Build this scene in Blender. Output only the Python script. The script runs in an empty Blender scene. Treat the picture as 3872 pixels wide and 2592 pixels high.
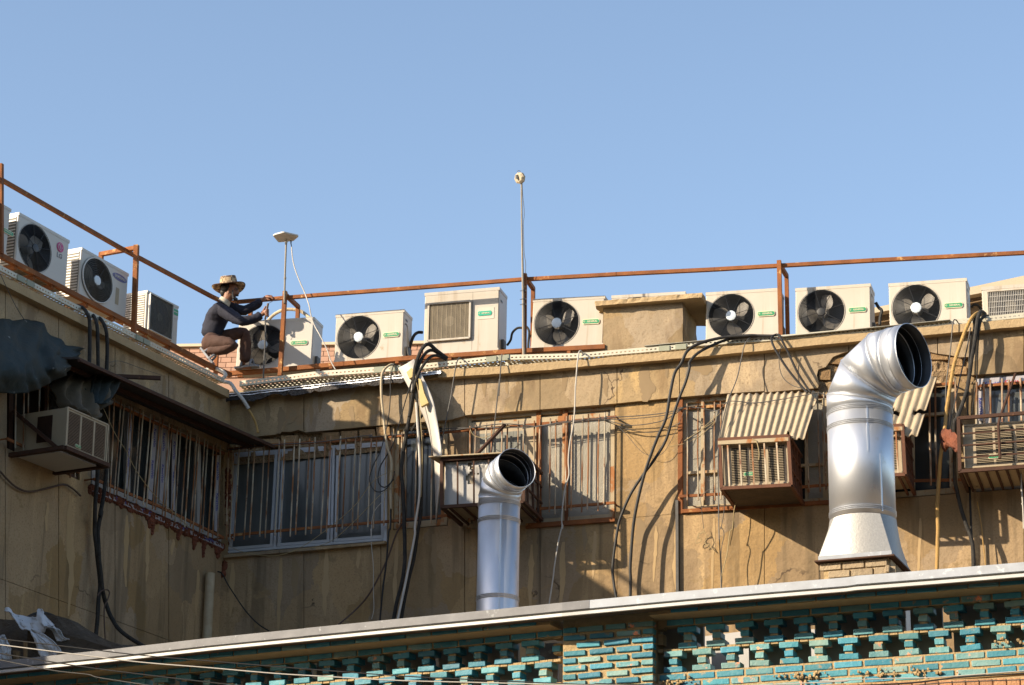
import bpy, bmesh, math, random
from mathutils import Vector, Matrix, noise
random.seed(11)
SC = bpy.context.scene
COL = SC.collection
V = Vector

# ------------------------------------------------------------------ camera
FPX, PITCH, ROLL = 9940.0, math.radians(19.2), 0.016      # focal length in pixels of a 3872 wide picture
CAM = V((0, 0, 1.6))
FWD = V((0, math.cos(PITCH), math.sin(PITCH)))
_u0 = V((0, -math.sin(PITCH), math.cos(PITCH))); _r0 = V((1, 0, 0))
RGT = _r0 * math.cos(ROLL) + _u0 * math.sin(ROLL)
UPV = _u0 * math.cos(ROLL) - _r0 * math.sin(ROLL)
cd = bpy.data.cameras.new('camera'); cd.sensor_width = 36; cd.lens = 36 * FPX / 3872
cd.clip_start = 0.5; cd.clip_end = 2000
co = bpy.data.objects.new('camera', cd); COL.objects.link(co)
co.matrix_world = Matrix((( RGT.x, UPV.x, -FWD.x, CAM.x), (RGT.y, UPV.y, -FWD.y, CAM.y), (RGT.z, UPV.z, -FWD.z, CAM.z), (0, 0, 0, 1)))
SC.camera = co

# ------------------------------------------------------------------ sky, sun, exposure
SUN_HEAD, SUN_EL = math.radians(246), math.radians(25)
w = bpy.data.worlds.new('World'); SC.world = w; w.use_nodes = True
nt = w.node_tree; bg = nt.nodes['Background']
sky = nt.nodes.new('ShaderNodeTexSky'); sky.sky_type = 'NISHITA'; sky.sun_disc = False
sky.sun_elevation = SUN_EL; sky.sun_rotation = SUN_HEAD
sky.air_density = 1.0; sky.dust_density = 2.0; sky.ozone_density = 1.5; sky.altitude = 1200
tint = nt.nodes.new('ShaderNodeMix'); tint.data_type = 'RGBA'; tint.blend_type = 'MULTIPLY'; tint.inputs['Factor'].default_value = 1
tint.inputs[7].default_value = (1.11, 1.03, .94, 1); nt.links.new(sky.outputs[0], tint.inputs[6]); nt.links.new(tint.outputs[2], bg.inputs[0]); bg.inputs[1].default_value = 0.15
sd = bpy.data.lights.new('sun', 'SUN'); sd.energy = 5.0; sd.angle = math.radians(0.53); sd.color = (1.0, 0.85, 0.65)
so = bpy.data.objects.new('sun', sd); COL.objects.link(so)
SUN = V((math.sin(SUN_HEAD) * math.cos(SUN_EL), math.cos(SUN_HEAD) * math.cos(SUN_EL), math.sin(SUN_EL)))
so.rotation_euler = SUN.to_track_quat('Z', 'Y').to_euler(); so.location = (0, 0, 30)
SC.view_settings.view_transform = 'Standard'; SC.view_settings.look = 'None'
SC.view_settings.exposure = 0.85; SC.view_settings.gamma = 1.0; SC.view_settings.use_curve_mapping = False

# ------------------------------------------------------------------ survey: sighted points on the real planes of the place
ZK = dict(A1=(0, 600, .5102), A2=(700, 850, .38265), A3=(1200, 1000, .34144), A4=(1900, 1000, .34144), A5=(2600, 900, .38272),
          A6=(3200, 900, .38269), A7=(950, 850, .19133), A8=(740, 1030, .2551), A9=(1850, 600, .3189),
          B1=(0, 1350, .4145), B2=(750, 1450, .4464), B3=(1400, 1300, .4464), B4=(2000, 1350, .41445), B5=(2550, 1400, .38258),
          B6=(3050, 1150, .38274), B7=(3450, 1150, .31897), B8=(3450, 1600, .38259),
          C1=(0, 1900, .44126), C2=(700, 2000, .37754), C3=(1400, 1950, .40942), C4=(2000, 2100, .31381), C5=(2500, 2000, .37756),
          C6=(3100, 1900, .4414), D1=(0, 2250, .19133), D2=(1500, 1300, .19133), F=(0, 0, 1.0))
def Q(k, x, y):
    a, b, s = ZK[k]
    return (a + x * s, b + y * s)
def ray(px, py):
    return (RGT * (px - 1936) - UPV * (py - 1296) + FWD * FPX).normalized()
class Frame:
    """a vertical plane: heading of its outward normal, a point on it"""
    def __init__(s, O, head):
        h = math.radians(head)
        s.O = V(O); s.n = V((math.sin(h), math.cos(h), 0)); s.u = V((-s.n.y, s.n.x, 0)); s.z = V((0, 0, 1))
    def hit(s, px, py, off=0.0):
        d = ray(px, py)
        t = (s.O + s.n * off - CAM).dot(s.n) / d.dot(s.n)
        return CAM + d * t
    def __call__(s, k, x, y, off=0.0):
        return s.hit(*Q(k, x, y), off)
    def loc(s, u, off, z):
        return s.O + s.u * u + s.n * off + V((0, 0, z - s.O.z))
_d = ray(1410, 1270)
MAIN = Frame(CAM + _d * (29.6 / _d.dot(FWD)), 196)
LEFT = Frame(MAIN.hit(860, 1750), 117)
_d = ray(2300, 2450)
GR = Frame(CAM + _d * (19.0 / _d.dot(FWD)), 202)
GL = Frame(GR.hit(2126, 2450), 208)

# ------------------------------------------------------------------ mesh helpers
def wl(o):
    p = V((0, 0, 0))
    while o is not None:
        p += o.location; o = o.parent
    return p
class MB:
    def __init__(s): s.v = []; s.f = []; s.mi = []; s.cur = 0
    def add(s, vs, fs):
        b = len(s.v); s.v += [V(p) for p in vs]
        for f in fs: s.f.append([b + i for i in f]); s.mi.append(s.cur)
        return s
    def box(s, o, a, b, c):
        o, a, b, c = V(o), V(a), V(b), V(c)
        return s.add([o, o + a, o + a + b, o + b, o + c, o + a + c, o + a + b + c, o + b + c],
                     [(0, 3, 2, 1), (4, 5, 6, 7), (0, 1, 5, 4), (1, 2, 6, 5), (2, 3, 7, 6), (3, 0, 4, 7)])
    def bar(s, p, q, w, h, up=V((0, 0, 1))):
        p, q = V(p), V(q); d = (q - p).normalized(); x = d.cross(V(up)).normalized(); y = x.cross(d).normalized()
        return s.box(p - x * w / 2 - y * h / 2, x * w, y * h, q - p)
    def tube(s, pts, r, n=8, closed=False, caps=True):
        pts = [V(p) for p in pts]; N = len(pts); rs = r if isinstance(r, (list, tuple)) else [r] * N
        prev = None; b = len(s.v)
        for i in range(N):
            if closed: t = pts[(i + 1) % N] - pts[i - 1]
            else: t = pts[min(i + 1, N - 1)] - pts[max(i - 1, 0)]
            t = t.normalized() if t.length > 1e-9 else V((0, 0, 1))
            if prev is None:
                x = t.cross(V((0.3, 0.9, 0.2))); 
                if x.length < 1e-3: x = t.cross(V((1, 0, 0)))
            else: x = prev - t * prev.dot(t)
            x.normalize(); prev = x; y = t.cross(x)
            for k in range(n):
                a = 2 * math.pi * k / n
                s.v.append(pts[i] + (x * math.cos(a) + y * math.sin(a)) * rs[i])
        M = N if closed else N - 1
        for i in range(M):
            j = (i + 1) % N
            for k in range(n):
                l = (k + 1) % n
                s.f.append([b + i * n + k, b + i * n + l, b + j * n + l, b + j * n + k]); s.mi.append(s.cur)
        if caps and not closed:
            s.f.append([b + k for k in range(n)][::-1]); s.mi.append(s.cur)
            s.f.append([b + (N - 1) * n + k for k in range(n)]); s.mi.append(s.cur)
        return s
    def slab(s, pts, th):
        pts = [V(p) for p in pts]; n = len(pts); th = V(th)
        s.add(pts + [p + th for p in pts], [list(range(n)), list(range(2 * n - 1, n - 1, -1))] + [[i, i + n, (i + 1) % n + n, (i + 1) % n] for i in range(n)])
        return s
    def lathe(s, c, ax, prof, n=32, closed=False):
        """prof: list of (radius, along) ; ax: axis"""
        c = V(c); ax = V(ax).normalized(); x = ax.cross(V((0.2, 0.3, 0.9)))
        if x.length < .1: x = ax.cross(V((1, 0, 0)))
        x.normalize(); y = ax.cross(x); b = len(s.v)
        for (r, h) in prof:
            for k in range(n):
                a = 2 * math.pi * k / n
                s.v.append(c + ax * h + (x * math.cos(a) + y * math.sin(a)) * r)
        for i in range(len(prof) - 1):
            for k in range(n):
                l = (k + 1) % n
                s.f.append([b + i * n + k, b + i * n + l, b + (i + 1) * n + l, b + (i + 1) * n + k]); s.mi.append(s.cur)
        if closed:
            for i in (0, len(prof) - 1):
                s.f.append([b + i * n + k for k in range(n)]); s.mi.append(s.cur)
        return s
    def grid(s, rows):
        b = len(s.v); n = len(rows[0])
        for r in rows: s.v += [V(p) for p in r]
        for i in range(len(rows) - 1):
            for k in range(n - 1):
                s.f.append([b + i * n + k, b + i * n + k + 1, b + (i + 1) * n + k + 1, b + (i + 1) * n + k]); s.mi.append(s.cur)
        return s
    def mesh(s, name, base=V((0, 0, 0)), smooth=False, tri=False):
        me = bpy.data.meshes.new(name)
        me.from_pydata([tuple(p - base) for p in s.v], [], s.f)
        me.polygons.foreach_set('material_index', s.mi)
        bm = bmesh.new(); bm.from_mesh(me)
        bmesh.ops.recalc_face_normals(bm, faces=bm.faces)
        big = [f for f in bm.faces if len(f.verts) > 4]
        if big: bmesh.ops.triangulate(bm, faces=big)
        bm.to_mesh(me); bm.free()
        if smooth:
            me.polygons.foreach_set('use_smooth', [True] * len(me.polygons))
            try: me.set_sharp_from_angle(angle=math.radians(38))
            except Exception: pass
        me.update()
        return me
    def build(s, name, mats, parent=None, smooth=False, local=False):
        base = V((0, 0, 0)) if (local or parent is None) else wl(parent)
        origin = V((0, 0, 0))
        if parent is None and not local and s.v:
            lo = V((min(p.x for p in s.v), min(p.y for p in s.v), min(p.z for p in s.v)))
            hi = V((max(p.x for p in s.v), max(p.y for p in s.v), max(p.z for p in s.v)))
            origin = V(((lo.x + hi.x) / 2, (lo.y + hi.y) / 2, lo.z)); base = origin
        me = s.mesh(name, base, smooth)
        for m in (mats if isinstance(mats, (list, tuple)) else [mats]): me.materials.append(m)
        o = bpy.data.objects.new(name, me); COL.objects.link(o)
        if parent is not None: o.parent = parent
        else: o.location = origin
        return o
def obj(name, me, parent=None, loc=(0, 0, 0)):
    o = bpy.data.objects.new(name, me); COL.objects.link(o); o.parent = parent; o.location = loc
    return o
def tag(o, label=None, cat=None, group=None, kind=None):
    if label: o['label'] = label
    if cat: o['category'] = cat
    if group: o['group'] = group
    if kind or (label and cat): o['kind'] = kind or 'thing'
    return o
def thing(name, label, cat, loc, group=None):
    o = bpy.data.objects.new(name, None); COL.objects.link(o); o.location = loc; o.empty_display_size = .1
    return tag(o, label, cat, group)
def spline(P, per=6):
    P = [V(p) for p in P]
    if len(P) < 3: return P
    out = []
    for i in range(len(P) - 1):
        a, b, c, d = P[max(i - 1, 0)], P[i], P[i + 1], P[min(i + 2, len(P) - 1)]
        for k in range(per):
            t = k / per
            out.append(.5 * ((2 * b) + (c - a) * t + (2 * a - 5 * b + 4 * c - d) * t * t + (3 * b - a - 3 * c + d) * t ** 3))
    out.append(P[-1]); return out
def text_mesh(s, size, ex=.001, shear=0):
    cu = bpy.data.curves.new('text', 'FONT'); cu.body = s; cu.size = size; cu.extrude = ex; cu.align_x = 'CENTER'; cu.align_y = 'CENTER'
    cu.resolution_u = 3; cu.shear = shear; cu.offset = size * .018
    o = bpy.data.objects.new('text', cu); COL.objects.link(o)
    dg = bpy.context.evaluated_depsgraph_get(); dg.update()
    me = bpy.data.meshes.new_from_object(o.evaluated_get(dg)); me.name = 'lettering'
    bpy.data.objects.remove(o); bpy.data.curves.remove(cu)
    return me

# ------------------------------------------------------------------ materials
MATS = {}
def pmat(name, c1, c2=None, scale=6.0, rough=.8, metal=0.0, c3=None, t3=.62, scale3=22.0, bump=0.0, bscale=40.0, stretch=(1, 1, 1), streak=None, sscale=(5, 5, .35),
         spread=.25, rand=0.0, spec=.5, cracks=None, rough2=None, patch=False):
    m = bpy.data.materials.new(name); m.use_nodes = True; MATS[name] = m
    N = m.node_tree.nodes; L = m.node_tree.links; b = N['Principled BSDF']
    b.inputs['Roughness'].default_value = rough; b.inputs['Metallic'].default_value = metal
    b.inputs['Specular IOR Level'].default_value = spec
    tc = N.new('ShaderNodeTexCoord'); mp = N.new('ShaderNodeMapping'); mp.inputs['Scale'].default_value = stretch
    L.new(tc.outputs['Object'], mp.inputs['Vector'])
    oi = N.new('ShaderNodeObjectInfo')
    def nz(sc, det=5, vec=None, ro=.6):
        n = N.new('ShaderNodeTexNoise'); n.inputs['Scale'].default_value = sc; n.inputs['Detail'].default_value = det; n.inputs['Roughness'].default_value = ro
        L.new((vec or mp).outputs[0], n.inputs['Vector']); return n
    def ramp(src, lo, hi):
        r = N.new('ShaderNodeMapRange'); r.inputs['From Min'].default_value = lo; r.inputs['From Max'].default_value = hi
        L.new(src, r.inputs['Value']); return r.outputs[0]
    def mix(fac, a, bb, mode='MIX'):
        x = N.new('ShaderNodeMix'); x.data_type = 'RGBA'; x.blend_type = mode
        if isinstance(fac, float): x.inputs['Factor'].default_value = fac
        else: L.new(fac, x.inputs['Factor'])
        for sck, c in ((6, a), (7, bb)):
            if isinstance(c, tuple): x.inputs[sck].default_value = (*c, 1)
            else: L.new(c, x.inputs[sck])
        return x.outputs[2]
    if rand:
        add = N.new('ShaderNodeVectorMath'); add.operation = 'ADD'
        cmb = N.new('ShaderNodeVectorMath'); cmb.operation = 'SCALE'; cmb.inputs[0].default_value = (37, 51, 23)
        L.new(oi.outputs['Random'], cmb.inputs['Scale']); L.new(tc.outputs['Object'], add.inputs[0]); L.new(cmb.outputs[0], add.inputs[1])
        L.new(add.outputs[0], mp.inputs['Vector'])
    col = c1
    if c2:
        n1 = nz(scale); col = mix(ramp(n1.outputs['Fac'], .5 - spread, .5 + spread), c1, c2)
        if rough2 is not None:
            rr = N.new('ShaderNodeMapRange'); rr.inputs['From Min'].default_value = .35; rr.inputs['From Max'].default_value = .65
            rr.inputs['To Min'].default_value = rough; rr.inputs['To Max'].default_value = rough2
            L.new(n1.outputs['Fac'], rr.inputs['Value']); L.new(rr.outputs[0], b.inputs['Roughness'])
    if streak:
        ms = N.new('ShaderNodeMapping'); ms.inputs['Scale'].default_value = sscale; L.new(tc.outputs['Object'], ms.inputs['Vector'])
        s1 = nz(1.0, 4, ms); col = mix(ramp(s1.outputs['Fac'], .53, .63), col, streak[0])
        ms2 = N.new('ShaderNodeMapping'); ms2.inputs['Scale'].default_value = (sscale[0] * .6, sscale[1] * .6, sscale[2] * .8); ms2.inputs['Location'].default_value = (9, 4, 3)
        L.new(tc.outputs['Object'], ms2.inputs['Vector'])
        s2 = nz(1.3, 5, ms2); col = mix(ramp(s2.outputs['Fac'], .57, .66), col, streak[1])
    if patch:
        # repaired and weathered areas: warped cells, each with its own tone
        wn_ = nz(2.2, 5); wa_ = N.new('ShaderNodeVectorMath'); wa_.operation = 'MULTIPLY_ADD'; wa_.inputs[1].default_value = (.5, .5, .5)
        ms_ = N.new('ShaderNodeMapping'); ms_.inputs['Scale'].default_value = (1, 1, .7); L.new(tc.outputs['Object'], ms_.inputs['Vector'])
        L.new(wn_.outputs['Color'], wa_.inputs[0]); L.new(ms_.outputs[0], wa_.inputs[2])
        vc = N.new('ShaderNodeTexVoronoi'); vc.inputs['Scale'].default_value = 1.5; L.new(wa_.outputs[0], vc.inputs['Vector'])
        sp = N.new('ShaderNodeSeparateColor'); L.new(vc.outputs['Color'], sp.inputs[0])
        tn = N.new('ShaderNodeMapRange'); tn.inputs['To Min'].default_value = .74; tn.inputs['To Max'].default_value = 1.10; L.new(sp.outputs[0], tn.inputs['Value'])
        h2 = N.new('ShaderNodeHueSaturation'); L.new(tn.outputs[0], h2.inputs['Value']); L.new(col, h2.inputs['Color'])
        ts = N.new('ShaderNodeMapRange'); ts.inputs['To Min'].default_value = .80; ts.inputs['To Max'].default_value = 1.08; L.new(sp.outputs[1], ts.inputs['Value']); L.new(ts.outputs[0], h2.inputs['Saturation'])
        col = h2.outputs[0]
        ng = nz(55, 3); col = mix(ramp(ng.outputs['Fac'], .50, .80), col, (.22, .155, .085))
    if c3:
        n3 = nz(scale3, 6, None, .65); col = mix(ramp(n3.outputs['Fac'], t3, t3 + .06), col, c3)
    if cracks:
        vo = N.new('ShaderNodeTexVoronoi'); vo.feature = 'DISTANCE_TO_EDGE'; vo.inputs['Scale'].default_value = cracks
        wn = nz(3.0, 4); wa = N.new('ShaderNodeVectorMath'); wa.operation = 'MULTIPLY_ADD'; wa.inputs[1].default_value = (.35, .35, .35)
        L.new(wn.outputs['Color'], wa.inputs[0]); L.new(mp.outputs[0], wa.inputs[2]); L.new(wa.outputs[0], vo.inputs['Vector'])
        cr = ramp(vo.outputs['Distance'], .009, .003)
        nm = nz(1.3, 2); mk = ramp(nm.outputs['Fac'], .57, .63)
        mu = N.new('ShaderNodeMath'); mu.operation = 'MULTIPLY'; L.new(cr, mu.inputs[0]); L.new(mk, mu.inputs[1])
        col = mix(mu.outputs[0], col, (.10, .07, .045))
    if rand:
        hv = N.new('ShaderNodeHueSaturation'); vv = N.new('ShaderNodeMapRange'); vv.inputs['To Min'].default_value = 1 - rand; vv.inputs['To Max'].default_value = 1 + rand
        L.new(oi.outputs['Random'], vv.inputs['Value']); L.new(vv.outputs[0], hv.inputs['Value'])
        if isinstance(col, tuple): hv.inputs['Color'].default_value = (*col, 1)
        else: L.new(col, hv.inputs['Color'])
        col = hv.outputs[0]
    if isinstance(col, tuple): b.inputs['Base Color'].default_value = (*col, 1)
    else: L.new(col, b.inputs['Base Color'])
    if bump:
        nb = nz(bscale, 6, None, .6); bp = N.new('ShaderNodeBump'); bp.inputs['Strength'].default_value = 1.0; bp.inputs['Distance'].default_value = bump
        L.new(nb.outputs['Fac'], bp.inputs['Height']); L.new(bp.outputs[0], b.inputs['Normal'])
    return m
PLASTER = pmat('plaster', (.40, .275, .142), (.30, .20, .10), 1.6, .9, bump=.016, bscale=9, streak=((.23, .16, .085), (.45, .31, .155)), cracks=.8, spec=.15, c3=(.27, .19, .10), t3=.60, scale3=4, patch=True)
PLASTER2 = pmat('parapet_plaster', (.39, .285, .165), (.30, .22, .125), 2.6, .9, bump=.010, bscale=12, streak=((.25, .175, .10), (.48, .34, .175)), sscale=(3, 3, .8), cracks=1.2, spec=.15,
                c3=(.24, .18, .105), t3=.585, scale3=2.6, patch=True)
LEDGE = pmat('ledge_cement', (.42, .305, .17), (.34, .245, .135), 5, .9, bump=.012, bscale=22, spec=.2, c3=(.24, .18, .11), t3=.66, scale3=9)
ROUGH = pmat('rough_mortar', (.38, .26, .14), (.20, .14, .085), 9, .95, bump=.05, bscale=26, spec=.1)
OLDBRICK = pmat('old_brick', (.33, .21, .10), (.22, .14, .075), 9, .95, bump=.02, bscale=35, spec=.1, rand=.2)
LIME = pmat('lime_run', (.46, .325, .175), (.38, .265, .135), 3, .9, stretch=(1, 1, .3), spec=.1)
SOOT = pmat('damp_stain', (.235, .17, .10), (.29, .21, .12), 3, .9, stretch=(1, 1, .4), spec=.1)
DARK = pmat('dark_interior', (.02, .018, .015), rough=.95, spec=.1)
ROOFING = pmat('bitumen', (.025, .024, .024), (.06, .05, .045), 12, .7, bump=.02, bscale=30, c3=(.4, .36, .3), t3=.66, scale3=14)
FOIL = pmat('foil', (.72, .73, .75), (.5, .5, .5), 10, .3, .75, bump=.01, bscale=35, rough2=.5)
RUST = pmat('rusty_steel', (.31, .112, .032), (.13, .048, .020), 4, .8, .1, c3=(.46, .26, .10), t3=.60, scale3=6, bump=.003, bscale=80, spec=.3)
RUSTM = pmat('brown_steel', (.15, .062, .032), (.095, .042, .024), 7, .75, .1, c3=(.28, .12, .05), t3=.64, scale3=10, spec=.3)
RUSTD = pmat('dark_rust_steel', (.085, .04, .022), (.05, .026, .018), 9, .8, .1, c3=(.22, .10, .05), t3=.66, scale3=12, spec=.3)
BARP = pmat('painted_bars', (.42, .36, .26), (.24, .105, .04), 6, .7, .1, spread=.08, c3=(.16, .06, .03), t3=.60, scale3=15, spec=.3, rand=.25, stretch=(1, 1, .45))
CREAMRUST = pmat('cream_rust', (.42, .345, .225), (.34, .26, .155), 6, .7, c3=(.32, .13, .04), t3=.55, scale3=6, spec=.3, stretch=(1, 1, .6))
WHITEFR = pmat('white_frame', (.50, .52, .54), (.40, .415, .43), 5, .45)
PVC = pmat('pvc_frame', (.42, .40, .37), (.31, .29, .265), 5, .5)
FILM = pmat('film_print', (.44, .42, .43), (.32, .30, .32), 12, .4)
BLUEINK = pmat('blue_ink', (.05, .06, .30), rough=.5)
REDINK = pmat('red_ink', (.45, .04, .05), rough=.5)
GLASS = pmat('window_glass', (.030, .036, .036), (.018, .020, .020), 1.5, .12, spec=.6)
GLASSB = pmat('curtain_glass', (.12, .128, .125), (.05, .056, .056), 1.6, .14, stretch=(2.2, 2.2, .5), spec=.6)
OBSCURE = pmat('patterned_glass', (.29, .262, .20), (.21, .19, .145), 4, .35, bump=.004, bscale=60, spec=.5)
BLIND = pmat('ribbed_blind', (.22, .215, .175), (.10, .105, .09), 14, .5, stretch=(2.2, 2.2, .05), spread=.1)
ACW = pmat('ac_casing', (.50, .450, .375), (.46, .410, .335), 2.5, .42, spec=.4, rand=.09, c3=(.38, .30, .20), t3=.66, scale3=4, streak=((.40, .34, .26), (.51, .46, .39)), sscale=(9, 9, .6))
ACW2 = pmat('ac_casing_pale', (.50, .465, .41), (.46, .425, .37), 2.5, .42, spec=.4, rand=.05, c3=(.38, .33, .26), t3=.71, scale3=5)
ACOLD = pmat('aged_casing', (.40, .325, .22), (.32, .255, .165), 3, .55, spec=.3)
BLACKP = pmat('black_plastic', (.018, .018, .018), rough=.5)
GRILW = pmat('grille_wire', (.035, .035, .036), rough=.45)
BLADE = pmat('fan_blade', (.24, .215, .18), (.14, .125, .105), 9, .5)
HUBM = pmat('hub_disc', (.62, .66, .68), (.50, .58, .63), 16, .35)
COILM = pmat('coil', (.16, .145, .115), (.08, .07, .055), 30, .6, stretch=(1, 1, 3))
GRILBEIGE = pmat('beige_guard', (.33, .265, .165), (.26, .205, .125), 8, .5)
BADGE = pmat('badge_green', (.02, .27, .11), (.025, .23, .10), 3, .4)
BADGE2 = pmat('badge_teal', (.015, .33, .21), rough=.4)
CREAM = pmat('badge_cream', (.62, .56, .38), rough=.4)
MAG = pmat('logo_magenta', (.45, .03, .15), rough=.4)
GREYINK = pmat('logo_grey', (.16, .15, .16), rough=.4)
NAVY = pmat('logo_navy', (.10, .10, .22), rough=.4)
WHITEP = pmat('white_plastic', (.54, .51, .46), (.47, .44, .39), 4, .45)
WHITECORD = pmat('white_cord', (.44, .41, .36), rough=.6)
GREYCORD = pmat('grey_cord', (.10, .095, .085), (.05, .045, .04), 10, .6)
BLACKC = pmat('black_cable', (.016, .016, .016), (.03, .028, .026), 8, .6, spec=.3)
TAPE = pmat('taped_hose', (.018, .018, .018), (.05, .045, .038), 14, .75, spec=.2, bump=.01, bscale=45, c3=(.22, .19, .15), t3=.68, scale3=18)
YELLOWP = pmat('yellow_foam_hose', (.45, .27, .075), (.33, .20, .07), 7, .8, c3=(.26, .11, .04), t3=.64, scale3=16, bump=.01, bscale=40)
BEIGEHOSE = pmat('beige_hose', (.48, .40, .27), (.36, .28, .17), 9, .7, bump=.008, bscale=40)
YWIRE = pmat('straw_wire', (.33, .25, .12), rough=.6)
BROWNP = pmat('brown_pipe', (.09, .05, .032), (.06, .035, .025), 8, .6)
TRAYM = pmat('tray_steel', (.50, .47, .37), (.42, .39, .30), 6, .5, .2)
COUPL = pmat('tray_coupler', (.28, .29, .21), (.22, .23, .165), 6, .6)
LIDM = pmat('tray_lid', (.30, .29, .24), (.24, .23, .19), 6, .5, .3)
GALV = pmat('galvanised', (.68, .70, .73), (.56, .58, .61), 4, .43, .84, rough2=.5, bump=.0007, bscale=7, c3=(.56, .55, .53), t3=.64, scale3=6, stretch=(1, 1, .5))
GALVM = pmat('galvanised_matte', (.36, .355, .335), (.29, .285, .27), 60, .5, .35, bump=.002, bscale=60)
GALVO = pmat('dull_old_zinc', (.25, .25, .255), (.17, .17, .175), 7, .75, .1, c3=(.32, .33, .335), t3=.60, scale3=14, spec=.2)
GALVF = pmat('coping_zinc', (.38, .41, .45), (.27, .285, .31), 9, .66, .2, spec=.3, rough2=.55, c3=(.46, .48, .50), t3=.60, scale3=16, rand=.2)
STRIP = pmat('drip_metal', (.52, .51, .49), (.42, .415, .40), 5, .6, .1)
MORTAR = pmat('mortar', (.44, .32, .17), (.34, .245, .13), 12, .95, bump=.012, bscale=45, spec=.15)
PALEBR = pmat('pale_brick', (.37, .295, .195), (.30, .23, .15), 9, .95, bump=.012, bscale=35, spec=.1, rand=.15)
ORANGEBR = pmat('orange_brick', (.44, .23, .11), (.36, .18, .09), 12, .9, bump=.01, bscale=45, rand=.15)
PINKBR = pmat('pink_brick', (.38, .225, .155), (.33, .19, .13), 6, .85, rand=.12)
PALEMORT = pmat('pale_mortar', (.31, .19, .135), rough=.9)
FOAMR = pmat('orange_foam', (.20, .055, .020), (.10, .03, .014), 9, .8, bump=.02, bscale=30)
YFOAM = pmat('yellow_foam_block', (.58, .45, .20), (.50, .37, .15), 8, .8)
TIN = pmat('canopy_tin', (.035, .030, .026), (.055, .04, .03), 4, .75)
TARP = pmat('blue_tarp', (.058, .058, .048), (.036, .050, .054), 1.8, .85, c3=(.26, .26, .24), t3=.66, scale3=8, spread=.16, spec=.1, bump=.008, bscale=20, stretch=(1, 1, .6))
TARPB = pmat('olive_tarp', (.115, .085, .048), (.07, .055, .035), 3, .7, bump=.005, bscale=20)
CORR = pmat('fibre_cement', (.41, .33, .22), (.33, .265, .175), 8, .9, bump=.006, bscale=60, c3=(.30, .22, .13), t3=.66, scale3=20)
TORN = pmat('torn_white', (.60, .60, .60), (.46, .45, .43), 4, .5, c3=(.12, .085, .05), t3=.64, scale3=7)
POLEM = pmat('weathered_pole', (.24, .21, .165), (.17, .145, .11), 9, .6, .2)
BOARDM = pmat('shade_board_tone', (.34, .28, .22), (.22, .18, .135), 4, .9, stretch=(1, 1, .3))  # tone of the boards added to darken the lattice openings
BROWNBD = pmat('rotten_board', (.10, .07, .04), (.05, .035, .022), 6, .9, bump=.02, bscale=20)
SHEETW = pmat('white_sheet_metal', (.40, .385, .36), (.31, .295, .27), 3, .45)
BEIGEP = pmat('beige_fascia', (.47, .39, .27), (.42, .34, .235), 3, .7)
BROWNW = pmat('brown_wall', (.22, .145, .08), (.18, .115, .06), 5, .9)
ASPH = pmat('asphalt', (.05, .05, .05), (.065, .062, .058), 3, .9)
ROOFM = pmat('roof_screed', (.36, .26, .15), (.28, .20, .115), 2, .95)
SKIN = pmat('skin', (.25, .11, .06), (.20, .085, .045), 12, .55)
HAIR = pmat('hair', (.012, .010, .009), rough=.6)
SHIRT = pmat('navy_shirt', (.012, .013, .028), (.008, .009, .018), 5, .85, bump=.012, bscale=14)
COLLAR = pmat('cream_collar', (.50, .44, .34), rough=.85)
TROUS = pmat('brown_trousers', (.085, .040, .027), (.058, .028, .019), 6, .85, bump=.012, bscale=12)
DUSTSHADE = pmat('dusty_shaded_metal', (.07, .07, .072), (.045, .045, .045), 8, .55, .6)  # dusty pipe lining, darkened further to stand for the shade inside
VENTSL = pmat('brown_vent_slat', (.30, .21, .13), (.22, .14, .085), 8, .6)
SANDAL = pmat('grey_sandal', (.20, .215, .24), rough=.6)
def glaze():
    m = pmat('turquoise_glaze', (.030, .20, .265), (.078, .27, .305), 9, .50, spec=.3, rand=.26, c3=(.36, .27, .15), t3=.62, scale3=11, bump=.004, bscale=40)
    N = m.node_tree.nodes; L = m.node_tree.links; b = N['Principled BSDF']
    src = b.inputs['Base Color'].links[0].from_socket
    oi = N.new('ShaderNodeObjectInfo'); cr = N.new('ShaderNodeValToRGB')
    cr.color_ramp.elements[0].color = (.62, .80, .95, 1); cr.color_ramp.elements[1].color = (3.0, 1.15, .85, 1)
    e = cr.color_ramp.elements.new(.55); e.color = (1, 1, 1, 1)
    fr = N.new('ShaderNodeMath'); fr.operation = 'FRACT'; ml = N.new('ShaderNodeMath'); ml.operation = 'MULTIPLY'; ml.inputs[1].default_value = 7.31
    L.new(oi.outputs['Random'], ml.inputs[0]); L.new(ml.outputs[0], fr.inputs[0]); L.new(fr.outputs[0], cr.inputs[0])
    x = N.new('ShaderNodeMix'); x.data_type = 'RGBA'; x.blend_type = 'MULTIPLY'; x.inputs['Factor'].default_value = 1
    L.new(src, x.inputs[6]); L.new(cr.outputs[0], x.inputs[7]); L.new(x.outputs[2], b.inputs['Base Color'])
    return m
GLAZE = glaze()
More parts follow.
